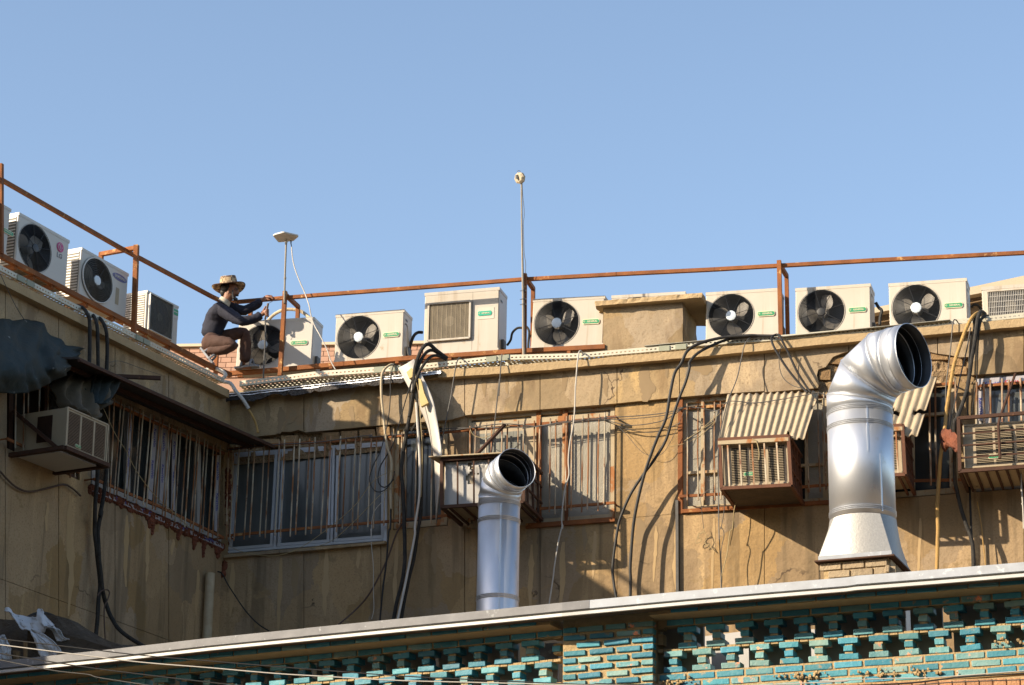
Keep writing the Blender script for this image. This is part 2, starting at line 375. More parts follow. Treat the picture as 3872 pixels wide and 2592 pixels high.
def plaid():
    m = bpy.data.materials.new('plaid_cloth'); m.use_nodes = True
    N = m.node_tree.nodes; L = m.node_tree.links; b = N['Principled BSDF']; b.inputs['Roughness'].default_value = .85
    tc = N.new('ShaderNodeTexCoord'); mp = N.new('ShaderNodeMapping'); mp.inputs['Rotation'].default_value = (.2, .1, .5); L.new(tc.outputs['Object'], mp.inputs[0])
    ck = N.new('ShaderNodeTexChecker'); ck.inputs['Scale'].default_value = 22
    ck.inputs['Color1'].default_value = (.46, .34, .19, 1); ck.inputs['Color2'].default_value = (.05, .026, .022, 1); L.new(mp.outputs[0], ck.inputs[0])
    ck2 = N.new('ShaderNodeTexChecker'); ck2.inputs['Scale'].default_value = 9
    ck2.inputs['Color1'].default_value = (.48, .37, .22, 1); ck2.inputs['Color2'].default_value = (.20, .12, .075, 1); L.new(mp.outputs[0], ck2.inputs[0])
    x = N.new('ShaderNodeMix'); x.data_type = 'RGBA'; x.inputs['Factor'].default_value = .35; L.new(ck.outputs[0], x.inputs[6]); L.new(ck2.outputs[0], x.inputs[7])
    L.new(x.outputs[2], b.inputs['Base Color']); return m
PLAID = plaid()
# ================================================================== large structure
ZR = GR.hit(2950, 2575).z - .02                          # level of the annex roof
def pl(pts, x):
    for (a, b), (c, d) in zip(pts[:-1], pts[1:]):
        if x <= c: return b + (d - b) * (x - a) / (c - a)
    (a, b), (c, d) = pts[-2:]
    return b + (d - b) * (x - a) / (c - a)
def xs_between(pts, a, b): return [a] + [p[0] for p in pts if a + 2 < p[0] < b - 2] + [b]
LB = [(780, 1503), (1650, 1429), (1900, 1413), (2285, 1381), (2700, 1344), (3285, 1287), (3872, 1234), (4150, 1209)]      # underside of ledge
SB = [(780, 1668), (991, 1651), (1446, 1608), (1703, 1588), (1766, 1570), (2150, 1541), (2331, 1526), (2570, 1502), (2700, 1491), (3131, 1465), (3545, 1429), (3699, 1416), (3872, 1405), (4150, 1386)]
SILL = [(780, 2101), (856, 2095), (1462, 2046), (1486, 2005), (1693, 1988), (1764, 2003), (2324, 1962), (2579, 1940), (3135, 1905), (3295, 1893), (3615, 1868), (4150, 1826)]
JO = [780, 1149, 1440, 1757, 2042, 2333, 2569, 2890, 3210, 3545, 3872, 4150, 4450, 4750]

g = MB(); g.grid([[V((x, y, 0)) for x in (-900, -60, 0, 60, 900)] for y in (-900, -60, 10, 30, 900)])
tag(g.build('ground', ASPH), kind='structure')

# the far side of the street, behind the camera
for (x0, x1, y0, y1, h) in ((-60, -26, -30, -9, 23), (-26, -9, -30, -8, 22), (-9, 8, -30, -9, 12), (8, 30, -30, -8, 13), (30, 60, -30, -9, 14)):
    g = MB(); g.box((x0, y0, 0), (x1 - x0, 0, 0), (0, y1 - y0, 0), (0, 0, h)); tag(g.build('street_building', PLASTER2), kind='structure')
BLD = thing('apartment_building', 'old L-shaped building of stained tan plaster with barred windows and a flat roof', 'building', MAIN.loc(0, 0, 0))
# core and interiors
mb = MB()
def bx(fr, mb, u0, u1, o0, o1, z0, z1): mb.box(fr.loc(u0, o0, z0), fr.u * (u1 - u0), fr.n * (o1 - o0), V((0, 0, z1 - z0)))
uc = (LEFT.O - MAIN.O).dot(MAIN.u)
uR = (MAIN.hit(4750, 1500) - MAIN.O).dot(MAIN.u)
zlo = min(MAIN.hit(x, y).z for x, y in LB)
zcor = MAIN.hit(860, 1480).z
bx(MAIN, mb, uc - 7, uR, -9, -.42, 0, zlo - .12)
bx(LEFT, mb, -10.9, -.05, -7, -.42, 0, zcor - .2)
mb.build('core', DARK, BLD)
mb = MB()
bx(MAIN, mb, uc - 7, uR, -9.2, -.30, zlo - .118, zlo - .02); bx(LEFT, mb, -10.9, .1, -7.2, -.30, zcor - .198, zcor - .1)
mb.build('roof_slab', ROOFM, BLD)
mb = MB(); bx(LEFT, mb, -10.9, -9.7, -4, -.05, zcor - .1, zcor + 1.25); mb.build('shade_block', PLASTER2, BLD)  # unseen block added on the wing to throw shade on the slim pipe
# parapet panels
def panel(name, pxs, fr, off, th, mat, par, label=None):
    m = MB(); m.slab([fr.hit(x, y, off) for x, y in pxs], -fr.n * th)
    o = m.build(name, mat, par)
    if label: o['label'] = label
    return o
CUTS = {8: [(2890, 1485), (2890, 1485)],}
for i in range(len(JO) - 1):
    a, b = JO[i] + (1.5 if i else 0), JO[i + 1] - 1.5
    bot = [(x, pl(SB, x)) for x in xs_between(SB, a, b)]
    if i == 0:      # broken lower edge over the white window
        bot = [(780, 1668), (960, 1652), (1040, 1644), (1062, 1633), (1100, 1634), (1128, 1626), (1147, 1633)]
    if i == 7:      # plaster fallen off beside the big pipe
        bot = [(2891.5, 1484), (3092, 1468), (3098, 1452), (3088, 1420), (3094, 1398), (3122, 1388), (3150, 1350), (3185, 1336), (3208, 1330)]
    if i == 8:
        bot = [(3211.5, 1328), (3260, 1330), (3505, 1326), (3510, 1330), (3543, 1338)]
    if i == 9:
        bot = [(3546.5, 1338), (3600, 1345), (3625, 1352), (3662, 1350), (3672, 1419), (3870, 1405)]
    top = [(x, pl(LB, x) - 14) for x in xs_between(LB, a, b)]
    panel('parapet_panel', bot + top[::-1], MAIN, .05, .16, PLASTER2, BLD)
# rough masonry laid bare by the fallen plaster: behind everything
mb = MB()
def rough_patch(mb, fr, quad, off, n=26, m=10, amp=.03, sc=9):
    rows = []
    for j in range(m + 1):
        r = []
        for i in range(n + 1):
            s, t = i / n, j / m
            x = (quad[0][0] * (1 - s) + quad[1][0] * s) * (1 - t) + (quad[3][0] * (1 - s) + quad[2][0] * s) * t
            y = (quad[0][1] * (1 - s) + quad[1][1] * s) * (1 - t) + (quad[3][1] * (1 - s) + quad[2][1] * s) * t
            p = fr.hit(x, y, off)
            r.append(p + fr.n * (noise.fractal(p * sc, 1, 2, 4) * amp + noise.cell(p * 14) * amp * .5))
        rows.append(r)
    mb.grid(rows)
rough_patch(mb, MAIN, [(3060, 1330), (3720, 1290), (3720, 1450), (3060, 1500)], -.005, 90, 20, .022, 13)
mb.build('bare_masonry', ROUGH, BLD)
mb = MB(); rough_patch(mb, MAIN, [(800, 1630), (1500, 1570), (1500, 1700), (800, 1770)], -.03, 60, 10, .02)
mb.build('bare_masonry', ROUGH, BLD)
def jbrick(mb, c, X, Y, Z, j=.006):
    """a knocked-about brick: half extents as vectors"""
    rr = lambda: V((random.uniform(-j, j), random.uniform(-j, j), random.uniform(-j, j)))
    P = [c + X * a + Y * b_ + Z * d + rr() for d in (-1, 1) for (a, b_) in ((-1, -1), (1, -1), (1, 1), (-1, 1))]
    mb.add(P, [(0, 3, 2, 1), (4, 5, 6, 7), (0, 1, 5, 4), (1, 2, 6, 5), (2, 3, 7, 6), (3, 0, 4, 7)])
for (x0, x1, y0, y1) in ((1000, 1060, 1662, 1692), (1068, 1130, 1652, 1690), (1224, 1288, 1640, 1672), (1294, 1356, 1634, 1664), (1362, 1422, 1628, 1658), (1428, 1478, 1618, 1652),
                         (3140, 3200, 1352, 1382), (3215, 3280, 1344, 1372), (3520, 3585, 1340, 1366), (3592, 3640, 1358, 1386), (3600, 3655, 1392, 1418), (3100, 3140, 1400, 1440)):
    a, b, c = MAIN.hit(x0, y1, -.01), MAIN.hit(x1, y1, -.01), MAIN.hit(x0, y0, -.01)
    m = MB(); jbrick(m, (b + c) / 2, (b - a) / 2, MAIN.n * .035, (c - a) / 2, .008); m.build('brick', OLDBRICK, BLD)
# lower wall: sill panels and piers
for i in range(len(JO) - 1):
    a, b = JO[i] + (1.3 if i else 0), JO[i + 1] - 1.3
    top = [(x, pl(SILL, x)) for x in xs_between(SILL, a, b)]
    panel('wall_panel', [(a, 2720), (b, 2720)] + top[::-1], MAIN, 0, .14, PLASTER, BLD)
for q in ([(780, 1640), (882, 1640), (858, 2096), (780, 2103)], [(1464, 1640), (1490, 1600), (1486, 2006), (1462, 2047)], [(1697, 1570), (1768, 1560), (1764, 2004), (1693, 1989)],
          [(2326, 1520), (2581, 1490), (2579, 1941), (2324, 1963)], [(3131, 1440), (3290, 1430), (3295, 1894), (3135, 1906)], [(3610, 1400), (3688, 1400), (3690, 1862), (3615, 1869)], [(4064, 1375), (4750, 1320), (4750, 1775), (4064, 1834)]):
    panel('pier', q, MAIN, 0 if q[0][0] not in (2326,) else .004, .139, PLASTER, BLD)
# ledge along the main roof edge
mb = MB()
def sweep(mb, pts, prof, fr, seg=None):
    """prof: (off, dz) closed loop carried along px points (hit on plane off 0)"""
    rows = [[p + fr.n * o + V((0, 0, z)) for (o, z) in prof + prof[:1]] for p in pts]
    mb.grid(rows)
    for r in (rows[0], rows[-1]): mb.add(r[:-1], [list(range(len(prof)))])
def fine(pts, step=60):
    out = []
    for (a, b), (c, d) in zip(pts[:-1], pts[1:]):
        k = max(1, int(abs(c - a) / step))
        out += [(a + (c - a) * i / k, b + (d - b) * i / k) for i in range(k)]
    return out + [pts[-1]]
L2 = [(1655, 1428)] + LB[2:] + [(4750, pl(LB, 4750))]
rows = []
for (x, y) in fine(L2, 22):
    p = MAIN.hit(x, y, .15); k = noise.noise(p * 6) * .006; k2 = noise.noise(p * 9 + V((3, 1, 2))) * .008
    if 2130 < x < 2290: k += abs(noise.noise(p * 16)) * .02; k2 -= abs(noise.noise(p * 14)) * .03
    rows.append([p + V((0, 0, k)), p + V((0, 0, .088 + k2)) + MAIN.n * (-abs(k) * .6), p + V((0, 0, .10 + k2)) - MAIN.n * .55, p - MAIN.n * .55, p + V((0, 0, k))])
mb.grid(rows); mb.build('roof_ledge', LEDGE, BLD)
# roofing felt and foil hanging over the ledge near the corner
mb = MB(); rows = []
for (x, y) in fine([(850, 1492), (915, 1487), (1232, 1452), (1514, 1420), (1668, 1404)], 14):
    drop = .075 + .05 * noise.noise(V((x * .012, 1, 3))) + .03 * noise.noise(V((x * .05, 5, 3)))
    if x > 1560: drop *= max(.25, (1690 - x) / 130)
    p = MAIN.hit(x, y, .19)
    rows.append([p - MAIN.n * .55 + V((0, 0, .02)), p - MAIN.n * .02 + V((0, 0, .012)), p, p - MAIN.n * .012 + V((0, 0, -drop * .4)), p - MAIN.n * (.02 + .03 * noise.noise(V((x * .03, 2, 2)))) + V((0, 0, -drop))])
mb.grid([r[2:] for r in rows]); felt = mb.build('roofing_felt', ROOFING, BLD)
md = felt.modifiers.new('thick', 'SOLIDIFY'); md.thickness = .012
mb = MB(); mb.grid([[r[0] + V((0, 0, .004)), r[1] + V((0, 0, .005)), r[2] + V((0, 0, .004)) + MAIN.n * .004, r[2] + MAIN.n * .006 + V((0, 0, -.030 - .012 * noise.noise(r[2] * 8)))] for r in rows])
mb.build('foil_edge', FOIL, BLD)
mb = MB(); sweep(mb, [MAIN.hit(x, y, .10) for x, y in [(840, 1500), (1232, 1466), (1660, 1424)]], [(0, -.02), (0, .05), (-.5, .05), (-.5, -.02)], MAIN); mb.build('roof_ledge', LEDGE, BLD)

# ---------------- left wing
LBL = lambda x: 1072 + .5 * x                 # underside of its ledge
SBL = lambda x: 1491 + .482 * (x - 414)
SIL = lambda x: 1835 + .444 * (x - 340)
GRV = lambda x: 2189 + .364 * x
LJ = [-260, 20, 222, 435, 638, 869]
for i in range(len(LJ) - 1):
    a, b = LJ[i] + 1.3, LJ[i + 1] - (1.3 if i < 4 else 0)
    panel('parapet_panel', [(a, SBL(a)), (b, SBL(b)), (b, LBL(b) - 14), (a, LBL(a) - 14)], LEFT, .05, .16, PLASTER2, BLD)
    panel('wall_panel', [(a, GRV(a) - 1), (b - (17 if i == 4 else 0), GRV(b) - 1), (b, SIL(b)), (a, SIL(a))], LEFT, 0, .14, PLASTER, BLD)
    panel('wall_panel', [(a, GRV(a) + 1), (b - (17 if i == 4 else 0), GRV(b) + 1), (b - (40 if i == 4 else 0), 2850), (a, 2850)], LEFT, 0, .14, PLASTER, BLD)
for a, b in ((-260, 26), (301, 343), (846, 869)):
    panel('pier', [(a, SIL(a)), (b, SIL(b)), (b, SBL(b) - 20), (a, SBL(a) - 20)], LEFT, 0, .139, PLASTER, BLD)
mb = MB(); rows = []
for x in range(-300, 884, 22):
    p = LEFT.hit(x, LBL(x), .15); k2 = noise.noise(p * 9) * .007
    rows.append([p, p + V((0, 0, .09 + k2)), p + V((0, 0, .10 + k2)) - LEFT.n * .5, p - LEFT.n * .5, p])
mb.grid(rows); mb.build('roof_ledge', LEDGE, BLD)
ul = (LEFT.hit(-255, 1400) - LEFT.O).dot(LEFT.u); zl = LEFT.hit(-260, LBL(-260)).z
mb = MB(); bx(LEFT, mb, -10.9, ul, -.41, .02, 0, zl + .1); mb.build('wall', PLASTER, BLD)
# orange sealing foam smeared along the new left window
mb = MB()
def lump(mb, c, r, k=.5, n=7, m=6):
    rows = []
    for j in range(m + 1):
        th = math.pi * j / m
        rows.append([c + V((math.sin(th) * math.cos(6.2832 * i / n), math.sin(th) * math.sin(6.2832 * i / n), math.cos(th))) * r * (1 + k * noise.noise(c * 31 + V((i % n * 1.3, j * 1.7, 0)))) for i in range(n + 1)])
    mb.grid(rows)
for x in range(338, 866, 6):
    p = LEFT.hit(x, SIL(x) + 12 + 5 * noise.noise(V((x * .05, 0, 0))), .0)
    lump(mb, p, random.uniform(.022, .05)); lump(mb, p - V((0, 0, random.uniform(.01, .045))), random.uniform(.016, .036))
    if random.random() < .13:
        for k in range(random.randint(2, 5)): lump(mb, p - V((0, 0, .05 + .035 * k)), .042 - .005 * k)
for y in range(1780, 2180, 8):
    lump(mb, LEFT.hit(862 - max(0, (y - 2050) * .12), y, .02) , random.uniform(.022, .05))
mb.build('sealing_foam', FOAMR, BLD, smooth=True)
# tin canopy over the left wing windows
OE = [(300, 1352), (448, 1423), (1035, 1682)]
mb = MB()
a0, a1 = LEFT.hit(300, 1352, .62), LEFT.hit(1035, 1682, .62)
b0, b1 = a0 - LEFT.n * .62 + V((0, 0, .10)), a1 - LEFT.n * .62 + V((0, 0, .10))
mb.slab([a0, a1, b1, b0], V((0, 0, -.02))); cano = mb.build('canopy', TIN, BLD)
mb = MB(); mb.bar(a0 + V((0, 0, -.03)), a1 + V((0, 0, -.03)), .035, .03); mb.bar(a0 - LEFT.n * .3 + V((0, 0, .0)), a1 - LEFT.n * .3 + V((0, 0, 0)), .04, .04)
mb.build('canopy_rail', RUSTD, BLD)

# ---------------- windows
def bil(q, s, t):
    return ((q[0][0] * (1 - s) + q[1][0] * s) * (1 - t) + (q[3][0] * (1 - s) + q[2][0] * s) * t, (q[0][1] * (1 - s) + q[1][1] * s) * (1 - t) + (q[3][1] * (1 - s) + q[2][1] * s) * t)
def window(fr, q, off, fw, frame_m, splits, pane_ms, transoms=(), fd=.05, mw=None, sash=None):
    P = lambda s, t, o=0: fr.hit(*bil(q, s, t), off + o)
    m = MB(); mw = mw or fw
    h = fw / 2
    m.bar(P(0, 0) - fr.z * h, P(1, 0) - fr.z * h, fd, fw, fr.z); m.bar(P(0, 1) + fr.z * h, P(1, 1) + fr.z * h, fd + .004, fw, fr.z)
    for s, sg in ((0, 1), (1, -1)): m.bar(P(s, 0) + fr.u * h * sg, P(s, 1) + fr.u * h * sg, fd - .004, fw, fr.u)
    for s in splits: m.bar(P(s, 0), P(s, 1), fd + .012, mw, fr.u)
    for t in transoms: m.bar(P(0, t), P(1, t), fd + .006, mw, fr.z)
    f = m.build('window', frame_m, BLD)
    ss = [0] + list(splits) + [1]
    for i in range(len(ss) - 1):
        m = MB(); m.slab([P(s, t, -.012 - .006 * (i % 2)) for s, t in ((ss[i] + .002, .01), (ss[i + 1] - .002, .01), (ss[i + 1] - .002, .99), (ss[i] + .002, .99))], -fr.n * .008)
        m.build('pane', pane_ms[i % len(pane_ms)], f)
    if sash:
        for i in range(len(ss) - 1):
            m = MB(); a, b = ss[i] + .012, ss[i + 1] - .012
            for (s0, t0, s1, t1, ax) in ((a, .03, b, .03, fr.z), (a, .955, b, .955, fr.z), (a + .012, .03, a + .012, .96, fr.u), (b - .012, .03, b - .012, .96, fr.u)):
                m.bar(P(s0, t0, .008), P(s1, t1, .008), .03 + .003 * (ax is fr.u), sash, ax)
            m.build('sash', frame_m, f)
    return f
W1 = [(884, 1716), (1462, 1672), (1462, 2046), (856, 2095)]
f = window(MAIN, W1, -.05, .028, WHITEFR, (.305, .66), [GLASSB, GLASSB, GLASSB], sash=.032)
m = MB(); m.slab([MAIN.hit(x, y, -.085) for x, y in ((1075, 1710), (1455, 1684), (1455, 1757), (1075, 1788))], -MAIN.n * .005); m.build('blind', BLIND, f)
m = MB(); m.bar(MAIN.hit(1459, 1690, .0), MAIN.hit(1459, 2052, .0), .05, .035, MAIN.u); m.build('jamb', WHITEFR, f)
m = MB(); m.bar(MAIN.hit(852, 2108, .01), MAIN.hit(1180, 2080, .02), .08, .03); m.bar(MAIN.hit(1180, 2080, .02), MAIN.hit(1462, 2054, .02), .08, .03); m.build('sill', PLASTER2, f)
W2 = [(1489, 1608), (1697, 1590), (1693, 1988), (1486, 2005)]
window(MAIN, W2, -.05, .07, CREAMRUST, (.2,), [CREAMRUST, GLASS], (.12,), mw=.02)
W3 = [(1768, 1577), (2326, 1533), (2324, 1962), (1764, 2003)]
f = window(MAIN, W3, -.05, .05, CREAMRUST, (.455, .665), [OBSCURE, OBSCURE, OBSCURE], (.085,), mw=.055)
m = MB(); m.slab([MAIN.hit(x, y, -.02) for x, y in ((1788, 1606), (2020, 1588), (2020, 1990), (1788, 2000))], -MAIN.n * .03); pnl = m.build('infill_panel', ACOLD, f)
m = MB(); m.slab([MAIN.hit(x, y, -.015) for x, y in ((1815, 1642), (1985, 1628), (1985, 1760), (1815, 1770))], -MAIN.n * .004); m.build('pane', BLIND, f)
for x0, x1 in ((2028, 2045), (2134, 2146)):
    m = MB(); m.slab([MAIN.hit(x, y, -.012) for x, y in ((x0, pl(SB, x0) + 10), (x1, pl(SB, x1) + 10), (x1, pl(SILL, x1) - 4), (x0, pl(SILL, x0) - 4))], -MAIN.n * .03); m.build('mullion', RUST, f)
m = MB(); m.bar(MAIN.hit(1990, 1992, .005), MAIN.hit(2326, 1966, .005), .06, .05); m.build('sill', RUST, f)
W4 = [(2581, 1508), (3131, 1468), (3135, 1905), (2579, 1940)]
f = window(MAIN, W4, -.05, .06, CREAMRUST, (.14, .36, .62, .85), [OBSCURE, OBSCURE, GLASS, GLASS], (.09, .66), mw=.03)
m = MB(); m.bar(MAIN.hit(2574, 1510, -.005), MAIN.hit(2573, 1945, -.005), .05, .05, MAIN.u); m.bar(MAIN.hit(2579, 1936, .004), MAIN.hit(3135, 1901, .004), .06, .04); m.build('jamb', RUST, f)
W5 = [(3290, 1456), (3610, 1432), (3615, 1868), (3295, 1893)]
window(MAIN, W5, -.05, .06, CREAMRUST, (.5,), [GLASS], (.05, .3), mw=.03)
W6 = [(3690, 1428), (4060, 1398), (4060, 1836), (3690, 1862)]
f = window(MAIN, W6, -.05, .06, PVC, (.12, .55), [PVC, GLASSB, GLASSB], mw=.05)
m = MB(); m.slab([MAIN.hit(x, y, .012) for x, y in ((3694, 1434), (4056, 1406), (4056, 1438), (3694, 1466))], -MAIN.n * .008); film = m.build('film_strip', FILM, f)
m = MB(); m.slab([MAIN.hit(x, y, -.008) for x, y in ((3700, 1480), (3718, 1478), (3718, 1590), (3700, 1592))], -MAIN.n * .006); m.build('film_strip', FILM, f)
tm = text_mesh('KentWin', .055, .001)
def put_text(me, fr, px, py, off, parent, mat, rot=0.0, name='lettering'):
    me = me.copy(); me.materials.clear(); me.materials.append(mat)
    ex = fr.u * math.cos(rot) + fr.z * math.sin(rot); ey = -fr.u * math.sin(rot) + fr.z * math.cos(rot)
    p = fr.hit(px, py, off) - wl(parent)
    for v in me.vertices: c = v.co.copy(); v.co = p + ex * c.x + ey * c.y + fr.n * c.z
    o = bpy.data.objects.new(name, me); COL.objects.link(o); o.parent = parent; return o
for x, c in ((3760, BLUEINK), (3835, REDINK)): put_text(tm, MAIN, x, pl(LB, x) + 208, .014, f, c, -.08)
put_text(tm, MAIN, 3709, 1540, -.006, f, BLUEINK, -1.57); 
# left wing windows
WL = [(345, 1458), (845, 1699), (843, 2057), (340, 1835)]
f = window(LEFT, WL, -.05, .06, PVC, (.27, .50, .56, .80), [GLASS, GLASS, PVC, GLASS, GLASS], mw=.07)
for i, (xa, ya, xb, yb) in enumerate(((494, 1535, 480, 1850), (590, 1590, 568, 1890), (622, 1606, 610, 1905), (660, 1640, 655, 1930), (825, 1718, 818, 2010))):
    m = MB(); wd = 7
    m.slab([LEFT.hit(x, y, .0) for x, y in ((xa - wd, ya - 4), (xa + wd, ya + 4), (xb + wd, yb + 4), (xb - wd, yb - 4))], -LEFT.n * .006); m.build('film_strip', FILM, f)
    for k in (.22, .62): put_text(tm, LEFT, xa + (xb - xa) * k, ya + (yb - ya) * k, .002, f, BLUEINK, -1.53)
m = MB(); m.slab([LEFT.hit(x, y, .03) for x, y in ((350, 1843), (845, 2061), (845, 2075), (350, 1857))], -LEFT.n * .05); m.build('sill', FILM, f)
for x in (460, 560, 700, 790): put_text(tm, LEFT, x, SIL(x) + 2 + 4, .032, f, BLUEINK, .0)
WLL = [(30, 1306), (300, 1436), (300, 1836), (25, 1698)]
window(LEFT, WLL, -.05, .07, RUSTD, (.5,), [DARK, GLASS], mw=.04)
# ---------------- window bars
def grille(fr, top, bot, bars, off, railw=.018, ext=(.05, .06), mat=BARP, railm=RUST, barr=.011):
    gq = None
    for ln in (top, bot):
        for (a, b) in zip(ln[:-1], ln[1:]):
            m = MB(); m.bar(fr.hit(*a, off), fr.hit(*b, off), railw, railw * 1.6)
            if gq is None: gq = m.build('window_grille', railm, BLD)
            else: m.build('rail', railm, gq)
        for p in (ln[0], ln[-1]):
            m = MB(); m.bar(fr.hit(*p, off - .01), fr.hit(*p, off) - fr.n * (off + .03), .014, .014); m.build('fixing', railm, gq)
    for (xt, xb) in bars:
        a = fr.hit(xt, pl(top, xt), off + .016); b = fr.hit(xb, pl(bot, xb), off + .016)
        e1, e2 = ext[0] * random.uniform(.7, 1.3), ext[1] * random.uniform(.7, 1.3)
        d = (b - a).normalized(); a = a - d * e1; b = b + d * e2
        c = (a + b) / 2 + fr.u * random.uniform(-.008, .008)
        mm = MB(); mm.tube([a, c, b], barr * .8, 6); mm.build('bar', mat, gq, smooth=True)
    return gq
b2 = lambda x: 750 + x * .4464
grille(MAIN, [(862, 1700), (1035, 1682), (1446, 1660)], [(862, 2026), (1110, 2003), (1500, 1970)],
       [(b2(t), b2(b)) for t, b in ((258, 240), (300, 268), (345, 303), (430, 388), (475, 435), (557, 520), (602, 567), (686, 650), (730, 697), (813, 780), (858, 825), (942, 910), (988, 957), (1073, 1040), (1120, 1088), (1204, 1172), (1250, 1220), (1333, 1305), (1380, 1350), (1466, 1438), (1510, 1483), (1592, 1572))], .12)
b3 = lambda x: 1400 + x * .4464
grille(MAIN, [(1460, 1654), (1520, 1648), (1766, 1628)], [(1500, 1970), (1690, 1950)], [(b3(t), b3(b)) for t, b in ((185, 168), (270, 250), (300, 298), (395, 380), (445, 428), (523, 515), (570, 560))], .12)
grille(MAIN, [(1766, 1628), (2000, 1608), (2331, 1577)], [(1776, 1955), (2025, 1926), (2323, 1902)],
       [(b3(x), b3(x) - 4) for x in (845, 893, 983, 1030, 1118, 1163, 1253, 1300)] + [(2000 + t * .41445, 2000 + b * .41445) for t, b in ((50, 42), (100, 90), (195, 185), (245, 236), (343, 333), (392, 385), (490, 482), (543, 533), (640, 631), (693, 684))], .12)
b5 = lambda x: 2550 + x * .38258
grille(MAIN, [(2571, 1546), (2745, 1534)], [(2570, 1878), (2748, 1868)], [(b5(x), b5(x) + 1) for x in (125, 235, 292, 398, 457)], .12)
grille(MAIN, [(2990, 1512), (3135, 1500)], [(2990, 1846), (3135, 1834)], [(b5(t), b5(b)) for t, b in ((1302, 1330), (1415, 1440), (1478, 1500))], .12)
grille(MAIN, [(3290, 1478), (3612, 1450)], [(3295, 1822), (3640, 1815)], [(3330, 3336), (3400, 3404), (3514, 3520), (3536, 3542), (3590, 3594), (3612, 3618)], .12, barr=.013)
b7 = lambda x: 3450 + x * .31897
grille(MAIN, [(3700, 1461), (4060, 1432)], [(3700, 1815), (4060, 1785)], [(b7(t), b7(b)) for t, b in ((765, 768), (845, 860), (925, 940), (1065, 1085), (1145, 1160), (1282, 1300), (1400, 1420), (1500, 1520))], .12, barr=.014)
b1 = lambda x: x * .4145
grille(LEFT, [(395, 1510), (560, 1588), (848, 1716)], [(355, 1812), (600, 1915), (846, 2035)],
       [(b1(t), b1(b)) for t, b in ((1000, 985), (1040, 1005), (1100, 1045), (1130, 1070), (1190, 1140), (1217, 1165), (1275, 1220), (1303, 1248), (1370, 1310), (1400, 1340), (1455, 1395), (1480, 1420), (1540, 1485), (1565, 1510), (1615, 1570), (1645, 1600), (1705, 1655), (1735, 1690), (1790, 1740), (1815, 1765), (1865, 1825), (1893, 1850), (1945, 1900), (1975, 1940), (2010, 1985))], .12, ext=(.07, .07))
grille(LEFT, [(30, 1400), (300, 1520)], [(26, 1660), (300, 1786)], [(62, 58), (92, 88), (108, 104), (150, 146), (182, 178), (270, 266), (290, 284)], .12, ext=(.12, .08))

# ---------------- brick-faced stair head behind the roof corner, shed roof behind the right units
STH = thing('brick_parapet', 'low wall of pinkish bricks with beige coping on the roof behind the man', 'wall', MAIN.hit(1170, 1480, -5))
A, B = MAIN.hit(560, 1318, -5), MAIN.hit(1700, 1304, -5)
eu = (B - A).normalized(); Ln = (B - A).length; px = (MAIN.hit(1000, 1300, -5) - MAIN.hit(1001, 1300, -5)).length
pz = (MAIN.hit(1000, 1300, -5) - MAIN.hit(1000, 1301, -5)).length
mb = MB(); mb.box(A - MAIN.n * .3 + V((0, 0, -1.4)), eu * Ln, MAIN.n * .29, V((0, 0, 1.4))); mb.build('backing', PALEMORT, STH)
mb = MB(); mb.box(A - MAIN.n * .36 + V((0, 0, .002)), eu * Ln, MAIN.n * .42, V((0, 0, 10 * pz))); mb.build('coping', BEIGEP, STH)
pm = MB(); pm.box(V((-19 * px, -.012, -8.6 * pz)), V((38 * px, 0, 0)), V((0, .02, 0)), V((0, 0, 17.2 * pz))); bme = pm.mesh('brick'); bme.materials.append(PINKBR)
ang = math.atan2(eu.y, eu.x)
for r in range(6):
    for k in range(30):
        c = A + eu * ((k + .5 * (r % 2)) * 40.5 * px + 20 * px) + V((0, 0, -(10 + 19 * r) * pz)) - wl(STH)
        if (c + wl(STH) - A).length > Ln: continue
        o = obj('brick', bme, STH, c); o.rotation_euler = (0, -math.asin(eu.z), ang)
SHD = thing('rooftop_shed', 'brown shed with a broad sloping beige eave rising behind the units at the right edge', 'shed', MAIN.hit(3650, 1330, -4))
mb = MB(); mb.slab([MAIN.hit(x, y, -4) for x, y in ((3180, 1191), (3872, 1043), (4100, 994), (4100, 1038), (3872, 1078), (3180, 1208))], -MAIN.n * .12); mb.build('fascia', BEIGEP, SHD)
mb = MB(); mb.slab([MAIN.hit(x, y, -4.25) for x, y in ((3180, 1204), (4100, 1025), (4100, 1500), (3180, 1500))], -MAIN.n * 2.2); mb.build('wall', BROWNW, SHD)
mb = MB(); mb.slab([MAIN.hit(3180, 1192, -4.12), MAIN.hit(4100, 995, -4.12), MAIN.hit(4100, 995, -4.12) - MAIN.n * 3, MAIN.hit(3180, 1192, -4.12) - MAIN.n * 3], V((0, 0, -.03))); mb.build('roof', BEIGEP, SHD)

# ---------------- chimney block
CH = thing('ventilation_shaft', 'squat rendered shaft with a chipped overhanging slab cap between two units', 'shaft', MAIN('A4', 1600, 920, -.22))
def rough_box(mb, o, a, b, c, n=(14, 8, 10), amp=.012, sc=7):
    """box with an uneven rendered skin"""
    o, a, b, c = V(o), V(a), V(b), V(c); ctr = o + (a + b + c) / 2
    def face(p, e, f, ne, nf):
        rows = []
        for j in range(nf + 1):
            row = []
            for i in range(ne + 1):
                q = p + e * (i / ne) + f * (j / nf)
                d = (q - ctr).normalized()
                row.append(q + d * (noise.fractal(q * sc, 1, 2, 3) * amp))
            rows.append(row)
        mb.grid(rows)
    na, nb, nc = n
    face(o, a, c, na, nc); face(o + b, a, c, na, nc); face(o, b, c, nb, nc); face(o + a, b, c, nb, nc); face(o + c, a, b, na, nb); face(o, a, b, na, nb)
fl, frr, ft = MAIN('A4', 1115, 985, -.22), MAIN('A4', 2000, 900, -.22), MAIN('A4', 1115, 470, -.22)
